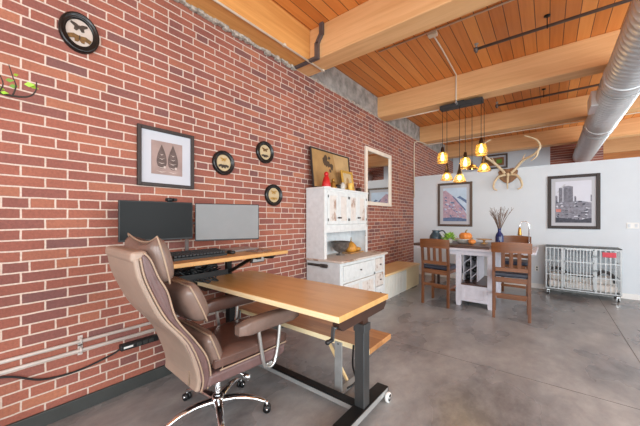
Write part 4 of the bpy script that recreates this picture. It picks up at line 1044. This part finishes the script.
# ------------------------------------------------------------------ pendants
pc = empty('pendant_canopy', (1.61, 5.80, BB), 0, 'charcoal bar canopy under the second beam that the pendants hang from', 'light canopy')
mb('canopy').box(-.06, .06, -.05, .05, -.03, 0).box(-.36, .36, -.075, .075, -.105, -.028, .006).build('canopy_body', pc)
mb('steel_grey').cyl((-.05, -.153, -.06), (-.05, -.153, -.02), .014).box(-.065, -.035, -.165, -.07, -.075, -.05).build('conduit_fitting', pc)
def pendant(px, py, zb, kind, label):
    o = empty('pendant_light', (px, py, zb), 0, label, 'pendant light', 'amber pendant lights over the dining table')
    top = BB-.105-zb
    if kind == 'jar':
        mb('bronze').lathe([(0, .25), (.02, .25), (.028, .20), (.028, .175), (.05, .165), (0, .165)], (0, 0, 0), 16).build('socket', o)
        mb('amber_glass').lathe([(.078, 0), (.08, .004), (.078, .09), (.07, .14), (.05, .168), (.046, .168), (.066, .14), (.073, .09), (.075, .004)], (0, 0, 0), 20).build('glass_shade', o)
        mb('brass').tube([(.08*math.cos(2*PI*k/20), .08*math.sin(2*PI*k/20), .004) for k in range(20)], .006, 6, True).build('rim', o)
        mb('bulb').lathe([(0, .03), (.02, .035), (.03, .06), (.028, .1), (.015, .14), (.012, .165), (0, .165)], (0, 0, 0), 14).build('bulb', o); ct = .25
    elif kind == 'cone':
        mb('bronze').lathe([(0, .26), (.012, .26), (.018, .2), (.04, .13), (.042, .115), (0, .12)], (0, 0, 0), 16).build('socket', o)
        mb('amber_glass').lathe([(.088, 0), (.09, .004), (.075, .06), (.042, .118), (.038, .118), (.07, .058), (.084, .004)], (0, 0, 0), 20).build('glass_shade', o)
        mb('brass').tube([(.09*math.cos(2*PI*k/20), .09*math.sin(2*PI*k/20), .003) for k in range(20)], .006, 6, True).build('rim', o)
        mb('bulb').ball((0, 0, .06), .033, .033, .042).build('bulb', o); ct = .26
    else:
        mb('bronze').lathe([(0, .15), (.012, .15), (.016, .11), (.02, .09), (0, .09)], (0, 0, 0), 14).build('socket', o)
        mb('brass').lathe([(.1, 0), (.095, .03), (.07, .065), (.03, .088), (.012, .092), (.012, .088), (.028, .083), (.066, .06), (.09, .028), (.095, 0)], (0, 0, 0), 22).build('metal_shade', o)
        mb('bulb').ball((0, 0, .03), .03, .03, .036).build('bulb', o); ct = .15
    fs = .9 if kind == 'dome' else 1.18
    for c in [q for q in bpy.data.objects if q.parent == o]: c.scale = (fs, fs, fs)
    mb('black_plastic').cyl((0, 0, ct*fs-.005), (0, 0, top), .0045, 6).build('cord', o)
    lt_ = bpy.data.lights.new('pendant_glow', 'POINT'); lt_.energy = 2.2; lt_.color = (1, .72, .38); lt_.shadow_soft_size = .08
    lo = bpy.data.objects.new('pendant_glow', lt_); COL.objects.link(lo); lo.parent = o; lo.location = (0, 0, -.03)
pendant(1.295, 5.76, 2.545, 'jar', 'jar-shaped amber pendant, leftmost and high, against the brick')
pendant(1.350, 5.85, 2.225, 'cone', 'cone-shaped amber pendant below the leftmost jar pendant')
pendant(1.595, 5.75, 2.165, 'cone', 'lowest pendant, amber cone with a dark neck over the left wall picture')
pendant(1.670, 5.85, 2.415, 'jar', 'smaller amber jar pendant in the middle of the cluster')
pendant(1.805, 5.725, 2.370, 'dome', 'pendant with a brass dome shade, second from the right')
pendant(1.945, 5.75, 2.605, 'jar', 'highest amber jar pendant, at the right of the cluster')
pendant(1.975, 5.86, 2.335, 'cone', 'amber cone pendant hanging under the right-hand jar pendant')

# ------------------------------------------------------------------ antler mount
an = empty('antler_mount', (2.16, 7.75, 2.45), 0, 'pale deer antlers on a wooden plaque at the top of the white half wall', 'antlers')
b = mb('plaque'); b.prism([(-.19, .10), (-.10, .17), (.0, .15), (.10, .17), (.19, .10), (.16, -.06), (.08, -.14), (0, -.18), (-.08, -.14), (-.16, -.06)], 'y', -.03, 0, .006); b.build('plaque', an)
mb('antler').ball((0, -.05, .02), .04, .03, .045).build('skull_cap', an)
AX, AZ = 2.16, 2.45
def anti(pts, r0_, r1_):
    P = bez([(x-AX, yy, z-AZ) for x, yy, z in pts], 6); n = len(P)
    return P, [r0_+(r1_-r0_)*(i/(n-1))**1.3 for i in range(n)]
rp = [(2.22, -.06, 2.50), (2.30, -.08, 2.58), (2.444, -.15, 2.74), (2.60, -.25, 2.80), (2.70, -.3, 2.877), (2.738, -.3, 2.975), (2.69, -.3, 3.10), (2.59, -.3, 3.175), (2.47, -.3, 3.234)]
lp2 = [(2.10, -.06, 2.50), (2.05, -.08, 2.58), (1.905, -.15, 2.746), (1.761, -.25, 2.884), (1.69, -.3, 3.0), (1.68, -.3, 3.10), (1.72, -.3, 3.18), (1.87, -.3, 3.253)]
for pts, sg in ((rp, 1), (lp2, -1)):
    q = mb('antler'); P, rr = anti(pts, .030, .012); q.tube(P, rr, 10)
    P, rr = anti([pts[2], (pts[2][0]+sg*.01, -.17, 2.80), (pts[2][0]+sg*.04, -.18, 2.87)], .018, .006); q.tube(P, rr, 8)
    P, rr = anti([pts[4], (pts[4][0]-sg*.02, -.3, pts[4][2]-.1), (pts[4][0]-sg*.11, -.3, pts[4][2]-.19)], .024, .008); q.tube(P, rr, 8)
    P, rr = anti([(AX+sg*.05, -.05, 2.47), (AX+sg*.17, -.1, 2.43), (AX+sg*.25, -.14, 2.30), (AX+sg*.26, -.16, 2.17), (AX+sg*.19, -.18, 2.12)], .028, .014); q.tube(P, rr, 10)
    q.build('antler', an)
q = mb('antler'); P, rr = anti([(AX, -.08, 2.43), (AX, -.12, 2.28), (AX, -.13, 2.14)], .024, .01); q.tube(P, rr, 10); q.build('antler_tine', an)

# ------------------------------------------------------------------ dog crate
dc = empty('dog_crate', (2.84, 7.30, 0), 0, 'grey steel wire dog crate on casters against the white half wall', 'dog crate')
W, Dp, z0, z1 = 1.04, .38, .13, .93
b = mb('crate_wire')
for x in (0, W):
    for y in (0, Dp): b.box(x-.012, x+.012, y-.012, y+.012, z0, z1)
for z in (z0, z1-.01):
    for y in (0, Dp): b.box(-.012, W+.012, y-.01, y+.01, z-.012, z+.012)
    for x in (0, W): b.box(x-.01, x+.01, 0, Dp, z-.012, z+.012)
b.build('frame', dc)
b = mb('crate_wire')
for y, skip in ((Dp, False),):
    for k in range(1, 22): b.box(k*W/22-.004, k*W/22+.004, y-.004, y+.004, z0, z1)
    for z in (.33, .53, .73): b.box(0, W, y-.005, y+.005, z-.005, z+.005)
b.build('back_grille', dc)
b = mb('crate_wire')
for x in (0, W):
    for k in range(1, 8): b.box(x-.004, x+.004, k*Dp/8-.004, k*Dp/8+.004, z0, z1)
    for z in (.4, .66): b.box(x-.005, x+.005, 0, Dp, z-.005, z+.005)
b.build('side_grille', dc)
# front: left bay, double door in the middle, right bay
dl, dr_ = .245, .715
for (p, q_) in ((0, dl), (dr_, W)):
    b = mb('crate_wire'); nn = 4 if p == 0 else 5
    for k in range(1, nn): x = p+(q_-p)*k/nn; b.box(x-.008, x+.008, -.007, .007, z0, z1)
    for z in (.40, .67): b.box(p, q_, -.009, .009, z-.011, z+.011)
    xx = dl if p == 0 else dr_; b.box(xx-.016, xx+.016, -.014, .014, z0, z1)
    b.build('front_grille', dc)
b = mb('crate_wire').box(dl+.02, dr_-.02, -.02, -.004, .895, .915).box(dl+.02, dr_-.02, -.02, -.004, .16, .18)
b.box(dl+.018, dl+.036, -.02, -.004, .16, .915).box(dr_-.036, dr_-.018, -.02, -.004, .16, .915)
for k in range(1, 9): x = dl+.03+(dr_-dl-.06)*k/9; b.box(x-.007, x+.007, -.018, -.006, .17, .9)
for z in (.43, .67): b.box(dl+.02, dr_-.02, -.02, -.005, z-.012, z+.012)
do = b.build('door', dc)
mb('steel').box(dr_-.06, dr_+.03, -.034, -.021, .52, .55, .004).build('latch', do)
mb('steel').box(dr_-.06, dr_+.03, -.034, -.021, .78, .81, .004).build('latch', do)
b = mb('crate_top').box(-.015, W+.015, -.015, Dp+.015, z1+.003, z1+.02, .004); b.build('top_panel', dc)
mb('crate_top').box(0, W, 0, Dp, .095, .117, .004).build('tray', dc)
mb('red_tag').box(.80, .98, -.016, -.0095, .79, .88, .003).build('red_tag', dc)
for x in (.03, W-.03):
    for y in (.03, Dp-.03):
        c_ = mb('black_plastic').lathe([(0, -.012), (.03, -.012), (.034, -.006), (.034, .006), (.03, .012), (0, .012)], (x, y, .034), 16, 'x').build('caster', dc)
        mb('chrome').box(x-.02, x-.014, y-.012, y+.012, .03, .08).box(x+.014, x+.02, y-.012, y+.012, .03, .08).box(x-.02, x+.02, y-.014, y+.014, .076, .095).build('fork', c_)
be = empty('dog_bed', (2.84, 7.30, .118), 0, 'white fleece dog bed with charcoal bolster lying inside the crate', 'dog bed')
mb('bed_white').box(.03, W-.03, .03, Dp-.03, .018, .16, .045, None, 4).build('cushion', be)
P = bez([(.06, .09, .38), (.2, .06, .40), (.32, .07, .32), (.52, .08, .29), (.70, .08, .31), (.82, .08, .40), (.95, .1, .33), (.98, .12, .2)], 6)
mb('bed_dark').tube(P, .028, 10).build('bolster', be)
mb('bed_white').box(.04, W-.04, .11, Dp-.05, .15, .30, .06, None, 4).build('back_cushion', be)
ol = empty('wall_outlet', (4.09, 7.75, 1.36), 0, 'white outlet plate on the half wall right of the city picture', 'outlet')
mb('white_plastic').box(-.08, .08, -.008, 0, -.055, .055, .003).build('plate', ol)
for sx in (-.045, .045): mb('white_wall').box(sx-.018, sx+.018, -.011, -.008, -.034, .034, .002).build('socket', ol)
ol2 = empty('wall_outlet', (2.68, 7.75, .42), 0, 'small white outlet low on the half wall left of the dog crate', 'outlet')
mb('white_plastic').box(-.035, .035, -.008, 0, -.06, .06, .003).build('plate', ol2)
for sz in (-.025, .025): mb('dark_base').box(-.014, .014, -.0095, -.008, sz-.016, sz+.016, .002).build('socket', ol2)

# ------------------------------------------------------------------ potted tree whose branch reaches into the picture
pt = empty('potted_tree', (.42, -.32, 0), 0, 'potted tree with a dark leafy branch reaching in over the brick at far left', 'plant')
mb('pot').lathe([(0, 0), (.17, 0), (.21, .38), (.23, .4), (.23, .45), (.2, .45), (.19, .38), (0, .37)], (0, 0, 0), 26).build('pot', pt)
mb('soil').lathe([(.188, .38), (.18, .41), (0, .42)], (0, 0, 0), 20).build('soil', pt)
b = mb('branch'); b.tube(bez([(0, 0, .4), (.03, .02, 1.0), (-.03, .04, 1.7), (-.06, .14, 2.1)], 8), [.03-.018*i/24 for i in range(25)], 8); b.build('trunk', pt)
def loc_(x, y, z): return (x-.42, y+.32, z)
br = [bez([loc_(.36, -.18, 2.1), loc_(.31, .1, 2.235), loc_(.30, .23, 2.245), loc_(.30, .30, 2.265), loc_(.30, .332, 2.31), loc_(.30, .336, 2.37)], 6),
      bez([loc_(.30, .23, 2.245), loc_(.30, .245, 2.31), loc_(.30, .232, 2.36), loc_(.30, .215, 2.43)], 5),
      bez([loc_(.31, .17, 2.24), loc_(.32, .19, 2.30), loc_(.33, .165, 2.37)], 5),
      bez([loc_(.36, -.18, 2.1), loc_(.5, -.3, 2.4), loc_(.55, -.4, 2.7)], 6), bez([loc_(.38, -.2, 1.95), loc_(.65, -.35, 2.2), loc_(.75, -.5, 2.3)], 6)]
for k, P in enumerate(br): mb('branch').tube(P, [(.009 if k in (0, 3, 4) else .0045)-(.006 if k in (0, 3, 4) else .0025)*i/(len(P)-1) for i in range(len(P))], 6).build('branch', pt)
b = mb('leaf_bright')
spots = [((.30, .215, 2.30), .045), ((.305, .2, 2.33), .04), ((.30, .28, 2.335), .055), ((.30, .30, 2.34), .05), ((.31, .165, 2.27), .045), ((.30, .235, 2.375), .03), ((.31, .18, 2.25), .04)]
for (p, s_) in spots+[((.42+rnd.uniform(-.2, .35), -.35+rnd.uniform(-.3, .12), rnd.uniform(2.1, 2.7)), .05) for k in range(40)]:
    b.m(rnd.choice(['leaf_bright', 'leaf']))
    b.prism([(0, 0), (.4, .28), (1, 0), (.4, -.28)], 'z', -.008, .008, mtx=Matrix.Translation(loc_(*p)) @ Matrix.Rotation(R(90)+rnd.uniform(-.7, .7), 4, 'Z') @ Matrix.Rotation(rnd.uniform(-.6, .4), 4, 'Y') @ Matrix.Rotation(rnd.uniform(1.1, 2.0), 4, 'X') @ Matrix.Diagonal((s_*1.0, s_*1.0, .15, 1)))
b.build('leaves', pt)

# ------------------------------------------------------------------ light
wd = bpy.data.worlds.new('sky'); S.world = wd; wd.use_nodes = True
bg = wd.node_tree.nodes['Background']; bg.inputs[0].default_value = (.86, .93, 1, 1); bg.inputs[1].default_value = 1.0
def area(name, loc, rot, sx, sy, power, color=(.91, .98, 1)):
    l = bpy.data.lights.new(name, 'AREA'); l.shape = 'RECTANGLE'; l.size = sx; l.size_y = sy; l.energy = power; l.color = color
    o = bpy.data.objects.new(name, l); COL.objects.link(o); o.location = loc; o.rotation_euler = rot; return o
for (p, q), e in zip(wins_r, (210, 185, 140, 200)): area('window_daylight', (XR-.02, (p+q)/2, 2.0), (0, R(90), 0), 2.6, q-p, e)
for (p, q), e in zip(wins_f, (70, 130, 170)): area('window_daylight', ((p+q)/2, YF+.02, 1.95), (R(90), 0, 0), q-p, 2.9, e)

S.view_settings.view_transform = 'Standard'; S.view_settings.look = 'None'; S.view_settings.gamma = 1; S.view_settings.use_curve_mapping = False
S.view_settings.exposure = -.08
S.cycles.use_denoising = True
S.cycles.max_bounces = 8; S.cycles.diffuse_bounces = 5; S.cycles.transparent_max_bounces = 12
